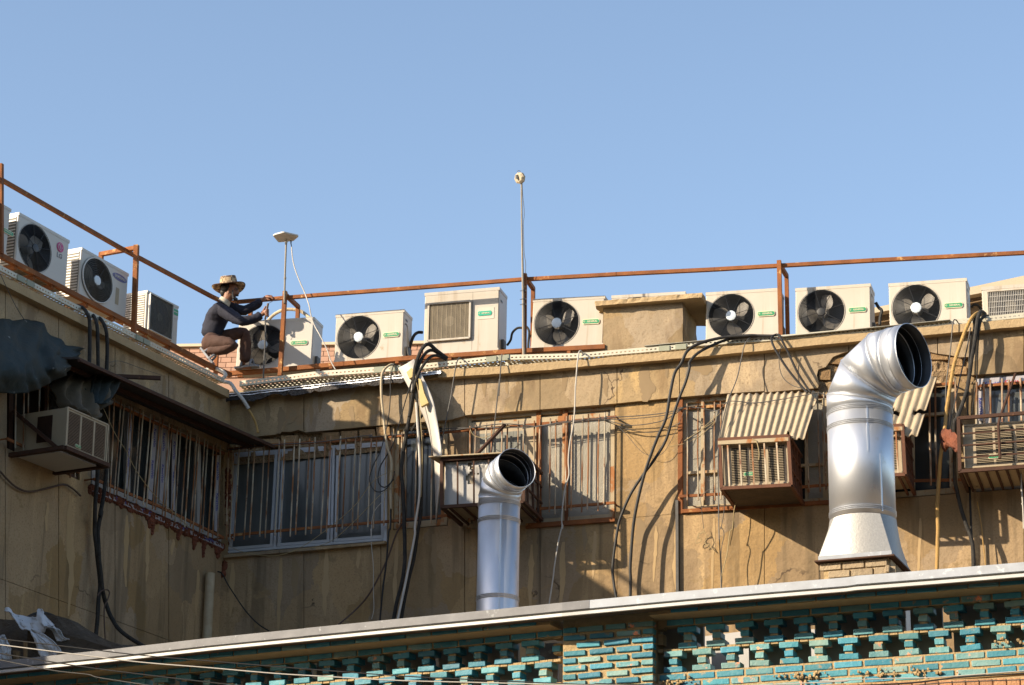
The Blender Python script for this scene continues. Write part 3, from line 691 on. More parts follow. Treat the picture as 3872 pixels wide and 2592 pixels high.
ea = frr - fl; ec = V((0, 0, (ft - fl).z))
mb = MB(); rough_box(mb, fl - V((0, 0, .25)), ea, -MAIN.n * .72, ec + V((0, 0, .25)), amp=.014); mb.build('shaft', PLASTER2, CH, smooth=True)
cl, cr, ct = MAIN('A4', 1020, 460, -.12), MAIN('A4', 1990, 385, -.12), MAIN('A4', 1025, 410, -.12)
mb = MB(); rough_box(mb, cl, (cr - cl) + MAIN.u * .22, -MAIN.n * .92, V((0, 0, .055)), (30, 20, 3), .022, 11); mb.build('cap', LEDGE, CH)

# ---------------- runs of lime below the sills and damp stains below the ledges: thin crusts with outlines of their own
def crust(fr, x, y0, y1, w, off, mat, name, drift=0.0, seed=0):
    Lf, Rt = [], []; n = 14
    for i in range(n + 1):
        t = i / n; y = y0 + (y1 - y0) * t
        ww = w * (.55 + .6 * abs(noise.noise(V((t * 3.1, seed * 1.7, .3)))) + .35 * noise.noise(V((t * 9, seed, 4)))) * (1 - .75 * t ** 4) * (1 - .6 * (1 - t) ** 6)
        xc = x + drift * t + w * .5 * noise.noise(V((t * 2.3, seed * 3.3, 9)))
        Lf.append(fr.hit(xc - max(1.2, ww), y, off)); Rt.append(fr.hit(xc + max(1.2, ww * (1 + .3 * noise.noise(V((t * 7, seed, 2))))), y, off))
    m = MB(); m.grid([[a, b] for a, b in zip(Lf, Rt)]); return m.build(name, mat, BLD)
for i, (x, y0, y1, w) in enumerate(((268, 1880, 2330, 17), (180, 1900, 2010, 9), (482, 1950, 2220, 13), (560, 1985, 2200, 11), (655, 2040, 2100, 9), (748, 2155, 2330, 8))): crust(LEFT, x, y0, y1, w, .0025, LIME, 'lime_run', -6, i)
for i, (x, y0, y1, w) in enumerate(((880, 2130, 2330, 15), (1062, 2110, 2400, 13), (1235, 2080, 2330, 17), (1360, 2070, 2150, 11), (1500, 2030, 2320, 11), (2012, 2060, 2310, 15), (2130, 2050, 2290, 18), (2250, 2010, 2190, 12), (2480, 1990, 2200, 10), (2560, 2000, 2230, 14), (2700, 1960, 2240, 9), (3480, 1960, 2180, 10))):
    crust(MAIN, x, y0, y1, w, .0025, LIME, 'lime_run', -8, 20 + i)
for i, (x, y0, y1, w) in enumerate(((1010, 1500, 1600, 14), (1175, 1490, 1610, 9), (1210, 1490, 1560, 12), (1275, 1540, 1620, 13), (1330, 1535, 1610, 14), (1060, 1540, 1640, 20), (1830, 1420, 1500, 11), (1915, 1415, 1490, 9), (2135, 1405, 1480, 14), (2290, 1430, 1500, 13), (2440, 1385, 1520, 40), (2520, 1370, 1430, 10), (2660, 1360, 1420, 50), (3005, 1330, 1390, 10), (3620, 1300, 1340, 9), (3760, 1260, 1330, 12))):
    crust(MAIN, x, y0, y1, w, .0525, SOOT, 'damp_stain', 3, 40 + i)
for i, (x, y0, y1, w) in enumerate(((75, 1130, 1200, 9), (350, 1270, 1340, 10), (465, 1340, 1410, 14), (620, 1420, 1520, 9), (745, 1480, 1560, 12), (790, 1500, 1560, 9))): crust(LEFT, x, y0, y1, w, .0525, SOOT, 'damp_stain', 3, 70 + i)
for i, (x, y0, y1, w) in enumerate(((2020, 1990, 2200, 16), (2210, 1985, 2080, 14), (2420, 1960, 2060, 30), (3000, 1960, 2050, 20), (1640, 2020, 2170, 16), (1110, 2110, 2260, 20))): crust(MAIN, x, y0, y1, w, .0018, SOOT, 'damp_stain', 2, 90 + i)
# ================================================================== annex in front: coping, lattice walls, roof
ANX = thing('annex_building', 'low front building whose roof edge carries a long bright zinc coping across the picture', 'building', GR.loc(0, -1, ZR))
mb = MB()
c1, c2 = GL.hit(-150, 2500, -.08), GR.hit(2126, 2450, -.08); c3 = GR.hit(4700, 2260, -.08)
pts = [V((p.x, p.y, ZR)) for p in (c1, c2, c3)] + [V((p.x, p.y, ZR)) for p in (MAIN.hit(4750, 1800, -.1), MAIN.hit(860, 1800, -.1), LEFT.hit(-250, 1800, -.1))]
mb.slab(pts, V((0, 0, -.22))); mb.build('roof', ROOFM, ANX)
mb = MB()
for fr, a, b in ((GL, c1, c2), (GR, c2, c3)):
    a, b = V((a.x, a.y, 0)) + fr.n * .06, V((b.x, b.y, 0)) + fr.n * .06
    mb.slab([a, b, b + V((0, 0, ZR - .235)), a + V((0, 0, ZR - .235))], -fr.n * .3)
mb.build('wall', ORANGEBR, ANX)
CP = [(-150, 2516), (0, 2500), (400, 2458), (800, 2412), (1150, 2377), (1500, 2342), (1880, 2305), (2126, 2280), (2229, 2270), (2600, 2235), (2900, 2209), (3200, 2184), (3235, 2179), (3550, 2154), (3872, 2127), (4150, 2103), (4700, 2056)]
cpt = [((GL if x <= 2126 else GR).hit(x, y, .27), (GL if x < 2126 else GR).n) for x, y in CP]
def csweep(prof, mat, name, k0=0, k1=None, lift=0):
    m = MB(); rows = [[p + n * o + V((0, 0, z + lift)) for (o, z) in prof + prof[:1]] for p, n in cpt[k0:k1]]
    m.grid(rows)
    for r in (rows[0], rows[-1]): m.add(r[:-1], [list(range(len(prof)))])
    return m.build(name, mat, ANX)
segs = [(0, 5), (4, 9), (8, 13), (12, 17)]
for i, (a, b) in enumerate(segs):
    csweep([(.002 * (i % 2), 0), (.002 * (i % 2), -.060), (-.02, -.062), (-.02, -.004), (-.36, .004), (-.36, .02)], GALVO if i < 2 else GALVF, 'coping', a, b, .001 * (i % 2))
csweep([(-.022, -.058), (-.022, -.078), (-.05, -.078), (-.05, -.058)], LIDM, 'coping_gap')
csweep([(.006, -.078), (.006, -.100), (-.02, -.100), (-.02, -.078)], STRIP, 'drip_strip')
csweep([(-.021, -.079), (-.021, -.090), (-.16, -.090), (-.16, -.079)], BROWNBD, 'soffit')

def bmesh_brick(w, d, h, j, seed):
    random.seed(seed); bm = bmesh.new(); bmesh.ops.create_cube(bm, size=1)
    for v in bm.verts: v.co = V((v.co.x * w, v.co.y * d, v.co.z * h))
    bmesh.ops.bevel(bm, geom=[e for e in bm.edges], offset=.0035, segments=1, affect='EDGES')
    for v in bm.verts: v.co += V((random.uniform(-j, j), random.uniform(-j, j) * .7, random.uniform(-j, j)))
    me = bpy.data.meshes.new('brick'); bm.to_mesh(me); bm.free(); me.materials.append(GLAZE); return me
BV = {}
def bvar(w, d, h):
    k = (round(w, 3), round(d, 3), round(h, 3))
    if k not in BV: BV[k] = [bmesh_brick(w, d, h, .0022, 100 + i) for i in range(4)]
    return random.choice(BV[k])
def lattice(name, label, fr, A, B, phase_px, rows0, xlim, solid_bottom, step_px, off=0.0, group=None):
    """rows of glazed bricks; A,B px ends of the first solid course's centre line"""
    a, b = fr.hit(*A, off), fr.hit(*B, off); e = (b - a).normalized()
    xm = (A[0] + B[0]) / 2; ym = (A[1] + B[1]) / 2
    rp = ROWP; up = UP
    root = thing(name, label, 'wall', a + V((0, 0, -.6)), group)
    ang = math.atan2(e.y, e.x); tilt = math.asin(e.z)
    u_of = lambda x: (fr.hit(x, A[1] + (B[1] - A[1]) * (x - A[0]) / (B[0] - A[0]), off) - a).dot(e)
    u0, u1 = u_of(xlim[0]), u_of(xlim[1]); ph = u_of(phase_px)
    mo = MB(); D = .105; bh = rp * .72
    def brick(u, r, w, dz=0, do=0, d=D, roll=0):
        if u - w * .4 < u0 or u + w * .4 > u1: return
        p = a + e * u + V((0, 0, -r * rp + dz + random.uniform(-.002, .002))) + fr.n * (do - d / 2)
        o = obj('brick', bvar(w, d, bh), root, p - wl(root)); o.rotation_euler = (0, -tilt + roll + random.uniform(-.012, .012), ang + random.uniform(-.012, .012))
        for v in (0,): pass
    def mbox(u, r, w, h, back=.012, d=None, zc=0.0):
        d = d or D - .024
        x0, x1 = max(u - w / 2, u0), min(u + w / 2, u1)
        if x1 - x0 < .005: return
        mo.box(a + e * x0 + V((0, 0, -r * rp - h / 2 + zc)) - fr.n * (back + d), e * (x1 - x0), fr.n * d, V((0, 0, h)))
    um = (u0 + u1) / 2; W = u1 - u0
    k0, k1 = int((u0 - ph) / up) - 1, int((u1 - ph) / up) + 2
    # corbelled course, mortar band, solid course
    mbox(um, -.85, W, rp * .66, .006); mbox(um, 0, W, rp * .98, .008); mbox(um, -.82, W, rp * .9, -.188, .30); mbox(um, -1.9, W, rp * 1.3, -.186, .30)
    for k in range(k0, k1):
        brick(ph + (k - .25) * up, 0, up * .93); brick(ph + (k + .2) * up, -.80, up * .95, 0, .20, .13); brick(ph + (k + .7) * up, -1.72, up * .95, 0, .205, .13)
    nl = rows0
    for k in range(k0, k1):
        for half, base in ((0, 1), (.5, 4)):
            u = ph + (k + half) * up
            if base == 4 and nl < 6: pass
            for j, w in enumerate((.655, .30, .655)):
                r = base + j
                skew = random.random()
                brick(u + random.uniform(-.004, .004), r, up * w, roll=random.uniform(-.02, .02) if skew > .12 else random.uniform(-.07, .07))
                # joints under and over each brick
                mbox(u, r + .5, up * (.26 if True else w), rp * .36, .012)
            mbox(u, base - .5, up * .30, rp * .34, .012)
            mbox(u + up * .0, base + 1, up * .24, rp * .9, .02)
        for half, base in ((0, 1), (.5, 4)): pass
    # overlaps where upper and lower columns meet
    for k in range(k0, 2 * k1):
        u = ph + (k * .5 + .25) * up
        mbox(u, 3.5, up * .17, rp * .36, .012)
    if solid_bottom:
        mbox(um, 6.9 + solid_bottom / 2 - .35, W, rp * (solid_bottom + .25), .007)
        for r in range(solid_bottom):
            for k in range(k0, k1):
                brick(ph + (k + .5 + (.5 if r % 2 else 0) - .02) * up, 7 + r, up * .92)
    o = mo.build('mortar', MORTAR, root); o['kind'] = 'stuff'
    return root
UP = (GR.hit(2598, 2351) - GR.hit(3841, 2251)).length / 11
ROWP = (GR.hit(2800, 2300) - GR.hit(2800, 2329.7)).length
random.seed(5)
lattice('lattice_wall', 'openwork wall of turquoise glazed bricks right of the solid brick pillar', GR, (2480, 2360), (3872, 2248), 2598, 6, (2484, 4640), 3, 112, -.06)
UPR = UP; UP = (GL.hit(957, 2510) - GL.hit(2104, 2400)).length / 12
lattice('lattice_wall', 'openwork wall of turquoise glazed bricks left of the pillar, half in shadow', GL, (813, 2523), (2090, 2396), 2104, 6, (-100, 2122), 1, 96, -.06)
UP = UPR
# pillar
PIL = thing('brick_pillar', 'solid pillar of turquoise bricks in tan mortar between the two openwork walls', 'pillar', GR.hit(2295, 2590))
a, b = GR.hit(2128, 2387, .03), GR.hit(2466, 2357, .03); e = (b - a).normalized(); W = (b - a).length; ang = math.atan2(e.y, e.x); tilt = math.asin(e.z)
mb = MB(); mb.box(a + V((0, 0, -.75)) - GR.n * .30, e * W, GR.n * .292, V((0, 0, .86))); mb.build('mortar', MORTAR, PIL)
rowdef = [(-1.85, [(.0, 1.0), (1.05, 1), (2.1, 1), (3.15, .3)])]
fw = W / 3.43
for r in range(0, 9):
    xs = ([(0, .5), (.55, 1.0), (1.62, .8), (2.48, .98)] if r == 0 else [(0, .88), (1.0, .95), (2.03, .95), (3.05, .42)] if r % 2 == 1 and r < 4 else
          [(.5, .93), (1.55, 1.0), (2.62, .85)] if r == 2 else [(0, .5), (.56, .92), (1.65, .86), (2.6, .86)] if r % 2 == 0 else [(0, .9), (1.02, .9), (2.02, .9), (3.0, .45)])
    for (u, w_) in xs:
        p = a + e * ((u + w_ / 2) * fw + .006) + V((0, 0, -(r * ROWP) + random.uniform(-.003, .003))) + GR.n * (-.026 + random.uniform(-.002, .003))
        o = obj('brick', bvar(round(w_ * fw * .95, 2), .07, ROWP * .63), PIL, p - wl(PIL)); o.rotation_euler = (0, -tilt + random.uniform(-.02, .02), ang)
for k in range(4):
    o = obj('brick', bvar(round(fw * .95, 2), .12, ROWP * .7), PIL, a + e * ((k + .35) * fw * 1.02) + V((0, 0, 1.95 * ROWP)) + GR.n * -.01 - wl(PIL)); o.rotation_euler = (0, -tilt, ang)
# soldier course of orange bricks low on the right
SOL = thing('brick_wall', 'course of upright orange bricks under the openwork wall at the lower right', 'wall', GR.hit(3600, 2600))
a, b = GR.hit(3100, 2587, .02), GR.hit(4000, 2556, .02); e = (b - a).normalized(); W = (b - a).length; ang = math.atan2(e.y, e.x)
sb = bmesh_brick(.082, .08, .19, .003, 77); sb.materials.clear(); sb.materials.append(ORANGEBR)
mb = MB(); mb.box(a - V((0, 0, .2)) - GR.n * .16, e * W, GR.n * .152, V((0, 0, .2))); mb.build('mortar', MORTAR, SOL)
for k in range(int(W / .093)):
    o = obj('brick', sb, SOL, a + e * (k + .5) * .093 - V((0, 0, .10)) - GR.n * .035 - wl(SOL)); o.rotation_euler = (0, 0, ang)
# crumbled mortar on the wall foot
mb = MB(); random.seed(3)
for k in range(110):
    c = random.choice(((2520, 2580), (3030, 2555), (3090, 2560), (3330, 2550), (3480, 2540), (3840, 2430)))
    lump(mb, GR.hit(c[0] + random.gauss(0, 45), c[1] + random.gauss(0, 8), -.045), random.uniform(.005, .014), .6, 5, 4)
tag(mb.build('mortar_crumbs', MORTAR), 'crumbling lumps of tan mortar along the foot of the openwork wall', kind='stuff')

# ---------------- ventilation pipes
def ring(mb, c, ax, r, t=.008, hgt=.014, n=48): mb.lathe(c, ax, [(r, -hgt), (r + t, -hgt * .4), (r + t, hgt * .4), (r, hgt)], n)
def elbow_pipe(root, base, top, r, head, R, gores, bend, collar, mat, seams, hd_label=None):
    """vertical run from base to top, then a segmented bend towards heading"""
    up = V((0, 0, 1)); h = V((math.sin(head), math.cos(head), 0))
    m = MB(); m.lathe(base, up, [(r, 0), (r, (top - base).z)], 64); m.build('pipe', mat, root, smooth=True)
    for t_, z0, z1 in ((math.radians(-62), .03, .55), (math.radians(-85), .56, .98)):
        d_ = V((math.cos(t_), math.sin(t_), 0)); q_ = up.cross(d_); m = MB(); hh_ = (top - base).z
        m.box(base + d_ * (r - .001) - q_ * .007 + up * hh_ * z0, q_ * .014, d_ * .003, up * hh_ * (z1 - z0)); m.build('lock_seam', mat, root)
    # bend rings: cut planes at half-gore angles
    ang = [bend * i / gores for i in range(gores + 1)]
    C = top + h * R
    def cut(t, rr):
        """ring where the cylinder of the previous straight gore meets the mitre plane at angle t"""
        out = []
        side = up.cross(h)
        rad = -h * math.cos(t) + up * math.sin(t)         # from C outwards in the mitre plane
        k = 1 / math.cos(bend / gores / 2) if 0 < t < bend else 1
        for i in range(64):
            a_ = 2 * math.pi * i / 64
            out.append(C + rad * (R * k + math.cos(a_) * rr * k) + side * math.sin(a_) * rr)
        return out
    mt = [0] + [bend * (i + .5) / gores for i in range(gores)] + [bend]
    rings = [cut(t, r) for t in mt]
    for i in range(len(rings) - 1):
        m = MB(); n = 64
        m.add(rings[i] + rings[i + 1], [(k, (k + 1) % n, n + (k + 1) % n, n + k) for k in range(n)])
        m.build('elbow_segment', mat, root, smooth=True)
    def seam(P, t):
        sm = MB(); sm.tube(P, t, 5, closed=True); sm.build('seam', mat, root, smooth=True)
    for rg in rings[1:-1]: seam(rg, .005)
    d = h * math.sin(bend) + up * math.cos(bend)
    e0 = C + (-h * math.cos(bend) + up * math.sin(bend)) * R
    m = MB(); m.lathe(e0, d, [(r, 0), (r, collar)], 64); m.build('mouth_collar', mat, root, smooth=True)
    seam([e0 + d * 0.004 + (p - e0) for p in rings[-1]], .006)
    seam([p + d * collar * .45 for p in rings[-1]], .004); seam([p + d * collar for p in rings[-1]], .0035)
    for zf in seams:
        p = base + up * zf
        for q in (-.014, .0, .014): seam([p + up * q + V((math.cos(t), math.sin(t), 0)) * (r + .001) for t in [2 * math.pi * i / 64 for i in range(64)]], .005)
    for o in root.children:
        if o.name.split('.')[0] in ('pipe', 'elbow_segment', 'mouth_collar'):
            md = o.modifiers.new('sheet', 'SOLIDIFY'); md.thickness = .003; md.offset = -1; o.data.materials.append(DUSTSHADE); md.material_offset = 1
dD = 21.6
PD = Frame(CAM + ray(3262, 2000) * (dD / ray(3262, 2000).dot(FWD)), 196)
base = PD.hit(3263, 1975); top = PD.hit(3253, 1562); top = V((base.x, base.y, top.z))
r1 = (PD.hit(3139, 1900) - PD.hit(3388, 1900)).length / 2
LP = thing('large_vent_pipe', 'fat galvanised vent pipe with a segmented elbow and square hood at the right', 'pipe', V((base.x, base.y, ZR)))
elbow_pipe(LP, base, top, r1, math.radians(131), r1 * 1.42, 3, math.radians(88), .17, GALV, [(PD.hit(3263, 1625).z - base.z), (PD.hit(3263, 1570).z - base.z), .06])
# square-to-round hood
zb = PD.hit(3200, 2131).z; hw = .30; e1 = GR.u; e2 = GR.n
sq = []; 
for i in range(64):
    t = 2 * math.pi * i / 64 + math.pi / 4 * 0
    cx, sx = math.cos(t), math.sin(t); k = 1 / max(abs(cx), abs(sx)); sq.append(V((base.x, base.y, zb)) + e1 * cx * k * hw + e2 * sx * k * hw)
rd = [V((base.x, base.y, base.z + .005)) + e1 * math.cos(2 * math.pi * i / 64) * r1 * 1.005 + e2 * math.sin(2 * math.pi * i / 64) * r1 * 1.005 for i in range(64)]
m = MB(); m.add(sq + rd, [(k, (k + 1) % 64, 64 + (k + 1) % 64, 64 + k) for k in range(64)]); m.build('hood', GALVM, LP, smooth=True)
m = MB(); lip = [V((base.x, base.y, zb - .035)) + (e1 * a_ + e2 * b_) * (hw + .004) for a_, b_ in ((-1, -1), (1, -1), (1, 1), (-1, 1))]
m.add(lip + [p + V((0, 0, .036)) for p in lip], [(i, (i + 1) % 4, 4 + (i + 1) % 4, 4 + i) for i in range(4)]); m.build('hood_flange', GALVF, LP)
m = MB(); m.slab([V((base.x, base.y, zb - .05)) + (e1 * a_ + e2 * b_) * (hw + .03) for a_, b_ in ((-1, -1), (1, -1), (1, 1), (-1, 1))], V((0, 0, .012))); m.build('base_plate', RUSTD, LP)
CURB = thing('brick_curb', 'small brick plinth under the hood of the fat pipe', 'plinth', V((base.x, base.y, ZR)))
hz = zb - .052 - ZR
hb = min(.15, hz)
mb = MB(); mb.box(V((base.x, base.y, zb - .052 - hb)) - e1 * (hw - .03) - e2 * (hw - .03), e1 * (2 * hw - .06), e2 * (2 * hw - .06), V((0, 0, hb))); mb.build('mortar', MORTAR, CURB)
mb = MB(); mb.box(V((base.x, base.y, ZR)) - e1 * (hw + .02) - e2 * (hw + .02), e1 * (2 * hw + .04), e2 * (2 * hw + .04), V((0, 0, hz - hb))); mb.build('sheet_metal_base', GALVM, CURB)
cb = bmesh_brick(.175, .03, .055, .002, 55); cb.materials.clear(); cb.materials.append(PALEBR)
for r in range(int(hb / .066)):
    for sx, ex, en in ((0, e1, e2), (1, e2, e1)):
        for k in range(3):
            p = V((base.x, base.y, ZR + hz - .035 - r * .066)) + ex * ((k - 1) * .19 + (.05 if r % 2 else -.02)) + en * (hw - .03)
            o = obj('brick', cb, CURB, p - wl(CURB)); o.rotation_euler = (0, 0, math.atan2(ex.y, ex.x))
# slim pipe
PS = Frame(CAM + ray(1890, 2200) * (23.2 / ray(1890, 2200).dot(FWD)), 196)
b_ = PS.hit(1881, 2290); t_ = PS.hit(1889, 1905); b_ = V((PS.hit(1886, 2000).x, PS.hit(1886, 2000).y, ZR)); t_ = V((b_.x, b_.y, t_.z))
r2 = (PS.hit(1810, 2100) - PS.hit(1962, 2100)).length / 2
SP = thing('slim_vent_pipe', 'slimmer galvanised vent pipe with a round open elbow in the middle', 'pipe', b_)
elbow_pipe(SP, b_, t_, r2, math.radians(152), r2 * 1.25, 3, math.radians(80), .13, GALV, [PS.hit(1886, y).z - ZR for y in (1975, 2268, 1912)])

# ---------------- sheet metal and junk glimpsed through the lattice
for nm, lab, qd, of, mt_ in (('metal_sheet', 'white metal sheet seen through the openwork wall below the awning', ((2640, 2410), (2830, 2385), (2830, 2500), (2640, 2520)), -.9, SHEETW),
                             ('metal_sheet', 'wide pale metal sheet seen through the openwork wall left of the fat pipe', ((2860, 2385), (3080, 2380), (3080, 2470), (2860, 2500)), -1.3, SHEETW),
                             ('metal_sheet', 'small white sheet lying low behind the openwork, beside the rusty post', ((2690, 2460), (2790, 2450), (2760, 2520), (2690, 2500)), -.6, SHEETW),
                             ('metal_sheet', 'grey corrugated sheet leaning behind the openwork just left of the pillar', ((1990, 2440), (2110, 2430), (2110, 2560), (1990, 2570)), -.24, GALVO)):
    fr = GR if qd[0][0] > 2126 else GL
    t = [fr.hit(x, y, of) for x, y in qd[:2]]; m = MB(); m.slab(t + [V((p.x, p.y, ZR)) for p in t[::-1]], -fr.n * .02); o = m.build(nm, mt_); tag(o, lab, 'sheet')
m = MB(); p = GR.hit(2553, 2318, -.4); m.bar(V((p.x, p.y, ZR)), p, .05, .05, GR.n); tag(m.build('rusty_post', RUST), 'rusty steel post behind the openwork right next to the pillar', 'post')
m = MB(); m.lathe(V((*GL.hit(1585, 2540, -.8).xy, ZR)), (0, 0, 1), [(.05, 0), (.05, .36), (.03, .4), (.03, .44)], 14, True); tag(m.build('plastic_canister', WHITEP), 'pale canister behind the openwork in the shaded part', 'canister')

# boards added close behind the openwork to darken its openings
for i, (fr, x0, x1, y, of) in enumerate(((GL, 700, 1180, 2490, -.22), (GL, 1200, 1640, 2445, -.22), (GL, 1660, 1960, 2408, -.22), (GR, 2500, 2660, 2335, -.22), (GR, 2830, 3060, 2312, -.22), (GR, 3080, 3420, 2285, -.22), (GR, 3440, 3560, 2265, -.22), (GR, 3600, 3990, 2243, -.22))):
    a_, b_ = fr.hit(x0, y + (x1 - x0) * .04, of), fr.hit(x1, y - (x1 - x0) * .04, of); m = MB()
    m.slab([a_, b_, V((b_.x, b_.y, ZR)), V((a_.x, a_.y, ZR))], -fr.n * .03)
    tag(m.build('shade_board', BOARDM), ('added board darkening the openings of the openwork wall, farthest left', 'added board darkening the openwork wall under the white window', 'added board darkening the openwork wall below the slim pipe', 'narrow board added just behind the rusty post to darken the openings', 'added board darkening the openwork right of the white sheets', 'added board darkening the openwork below the fat pipe', 'short added board darkening the openwork right of the fat pipe', 'added board darkening the openwork at the right edge')[i], 'board')
# ================================================================== railings
def rail_bar(par, name, pts, wd=.04, mat=RUST):
    m = MB()
    for a, b in zip(pts[:-1], pts[1:]):
        up = V((0, 0, 1)) if abs((b - a).normalized().z) < .8 else MAIN.n
        m.bar(a, b + (b - a).normalized() * wd * .3, wd, wd, up)
    return m.build(name, mat, par)
RM = thing('rusty_railing', 'long rust-orange steel railing on the roof edge of the sunlit main wall', 'railing', MAIN.hit(1980, 1380, -.15))
ro = -.15
rail_bar(RM, 'top_rail', [MAIN.hit(x, y, ro) for x, y in ((872, 1145), (1200, 1117), (1590, 1088), (1972, 1058))])
rail_bar(RM, 'top_rail', [MAIN.hit(x, y, ro) for x, y in ((1975, 1058), (2330, 1038), (2700, 1020), (2944, 1006), (3300, 986), (3872, 957), (4100, 946))])
rail_bar(RM, 'lower_rail', [MAIN.hit(x, y, -.22) for x, y in ((868, 1414), (1060, 1399), (1300, 1378), (1523, 1358), (1972, 1329), (2283, 1313))], .05)
rail_bar(RM, 'lower_rail', [MAIN.hit(x, y, -.72) for x, y in ((900, 1420), (1300, 1395), (2283, 1330))], .05)
for (t, bt, br, rr) in (((1078, 1107), (1059, 1422), (1127, 1160), (1125, 1300)), ((1984, 1040), (1982, 1376), (2016, 1092), (2014, 1330)), ((2946, 991), (2953, 1282), (2974, 1044), (2974, 1290))):
    rail_bar(RM, 'post', [MAIN.hit(*bt, -.10), MAIN.hit(*t, -.10)], .045)
    back = MAIN.hit(*br, -.62); rail_bar(RM, 'bracket', [MAIN.hit(*t, -.105) - V((0, 0, .022)), back], .042)
    q = MAIN.hit(*rr, -.62); rail_bar(RM, 'post', [V((back.x, back.y, q.z)), back], .042)
for x, y0, y1 in ((948, 1172, 1420), (819, 1345, 1440)): 
    p = MAIN.hit(x, y0, -.75); q = MAIN.hit(x, y1, -.75); rail_bar(RM, 'post', [V((p.x, p.y, q.z)), p], .042)
for x in (1250, 1500, 1700, 1900, 2150): rail_bar(RM, 'cross_member', [MAIN.hit(x, pl([(868, 1420), (1523, 1365), (2283, 1322)], x), -.2), MAIN.hit(x, pl([(868, 1420), (1523, 1365), (2283, 1322)], x), -.2) - MAIN.n * .55], .04)
RL = thing('rusty_railing', 'rust-brown steel railing along the shaded left wing, its posts joined by an arm', 'railing', LEFT.hit(500, 1290, -.1))
rail_bar(RL, 'top_rail', [LEFT.hit(x, y, -.2) for x, y in ((-300, 504), (0, 678), (454, 938), (800, 1122), (862, 1152))])
rail_bar(RL, 'lower_rail', [LEFT.hit(x, y, -.1) for x, y in ((-300, 802), (0, 967), (275, 1112), (492, 1225), (800, 1388), (868, 1418))], .05)
rail_bar(RL, 'lower_rail', [LEFT.hit(x, y, -.75) for x, y in ((-300, 830), (275, 1125), (800, 1390))], .05)
rail_bar(RL, 'post', [LEFT.hit(505, 1265, -.06), LEFT.hit(516, 933, -.06)], .05)
back = LEFT.hit(383, 962, -.62); rail_bar(RL, 'bracket', [LEFT.hit(516, 938, -.06), back], .045)
q = LEFT.hit(383, 1170, -.62); rail_bar(RL, 'post', [V((back.x, back.y, q.z)), back], .045)
rail_bar(RL, 'post', [LEFT.hit(2, 960, -.08), LEFT.hit(2, 626, -.08)], .05)
for x in (60, 130, 200, 330, 430, 560, 640): rail_bar(RL, 'cross_member', [LEFT.hit(x, 967 + .529 * x + 12, -.1), LEFT.hit(x, 967 + .529 * x + 12, -.1) - LEFT.n * .6], .045)

# ================================================================== cable trays
def tray(label, fr, pts, off, hgt, dep, slots=True, joins=(), sl=.022, gap=.048):
    P = [fr.hit(x, y, off) for x, y in pts]
    root = thing('cable_tray', label, 'cable tray', P[0])
    m = MB()
    for a, b in zip(P[:-1], P[1:]):
        e = (b - a).normalized(); L = (b - a).length; z = V((0, 0, 1)); n = fr.n
        m.box(a, e * L, -n * .004, z * hgt * .38); m.box(a + z * hgt * .62, e * L, -n * .004, z * hgt * .38)
        k = 0; t = 0.0
        while t < L:
            w_ = min(gap - sl, L - t); m.box(a + e * t + z * hgt * .38, e * w_, -n * .004, z * hgt * .24); t += gap
        m.box(a - n * dep, e * L, n * .004, z * hgt)          # back side
        # perforated bottom: three strips and bridges
        for (d0, d1) in ((0, .12), (.24, .36), (.48, .60), (.72, .84), (.93, 1.0)): m.box(a - n * dep * d1 + z * .0005, e * L, n * dep * (d1 - d0), z * .003)
        for (d0, d1) in ((.12, .24), (.36, .48), (.60, .72), (.84, .93)):
            t = random.uniform(0, .02)
            while t < L:
                w_ = min(.030, L - t); m.box(a - n * dep * d1 + e * t + z * .0005, e * w_, n * dep * (d1 - d0), z * .003); t += .052
        m.box(a + z * hgt + -n * .014, e * L, n * .014, z * .003)
    m.build('channel', TRAYM, root)
    for x in joins:
        yy = pl(pts, x); p = fr.hit(x, yy, off); e = (P[-1] - P[0]).normalized()
        m = MB(); m.box(p - e * .06 - V((0, 0, .006)) - fr.n * .01, e * .12, fr.n * .022, V((0, 0, hgt * 1.08))); m.build('coupler', COUPL, root)
    # feet under it
    for i in range(len(P) - 1):
        for s in (.2, .8):
            p = P[i] * (1 - s) + P[i + 1] * s - fr.n * dep * .5
            m = MB(); m.box(p - fr.u * .02 - fr.n * .05 - V((0, 0, .10)), fr.u * .04, fr.n * .1, V((0, 0, .10))); m.build('foot', TRAYM, root)
    return root
tray('cream perforated cable tray on the corner roof edge, over the white window', MAIN, [(905, 1462), (1200, 1425), (1515, 1402)], .10, .062, .27, joins=(1433, 1495))
tray('cream perforated cable tray below the tall unit with the square grille', MAIN, [(1588, 1397), (1842, 1369), (1900, 1363)], .10, .058, .24, joins=(1858, 1905))
tray('cream perforated cable tray running under the mast and the chimney shaft', MAIN, [(1908, 1362), (2190, 1355), (2497, 1328), (2586, 1319)], .10, .055, .2, joins=(2512, 2575))
tray('pale cable tray with rows of slots under the units right of the shaft', MAIN, [(2592, 1312), (2830, 1296), (2990, 1284), (3220, 1263), (3460, 1243), (3610, 1228)], .10, .055, .2)
tray('cream cable tray at the right end of the ledge, below the last unit', MAIN, [(3614, 1228), (3872, 1202), (4100, 1180)], .10, .055, .2)
tray('slotted cable tray along the roof edge of the shaded left wing', LEFT, [(-200, 917), (0, 1024), (300, 1178), (560, 1306), (845, 1449)], .10, .055, .2, joins=(78, 113, 525, 553))
m = MB(); q = [MAIN.hit(x, y, .16) for x, y in ((2955, 1283), (3180, 1262), (3590, 1213), (3590, 1206), (3180, 1255), (2955, 1277))]
a, b = MAIN.hit(2955, 1274, .15), MAIN.hit(3592, 1210, .15); m.slab([a, b, b - MAIN.n * .3 + V((0, 0, .03)), a - MAIN.n * .3 + V((0, 0, .03))], V((0, 0, .006)))
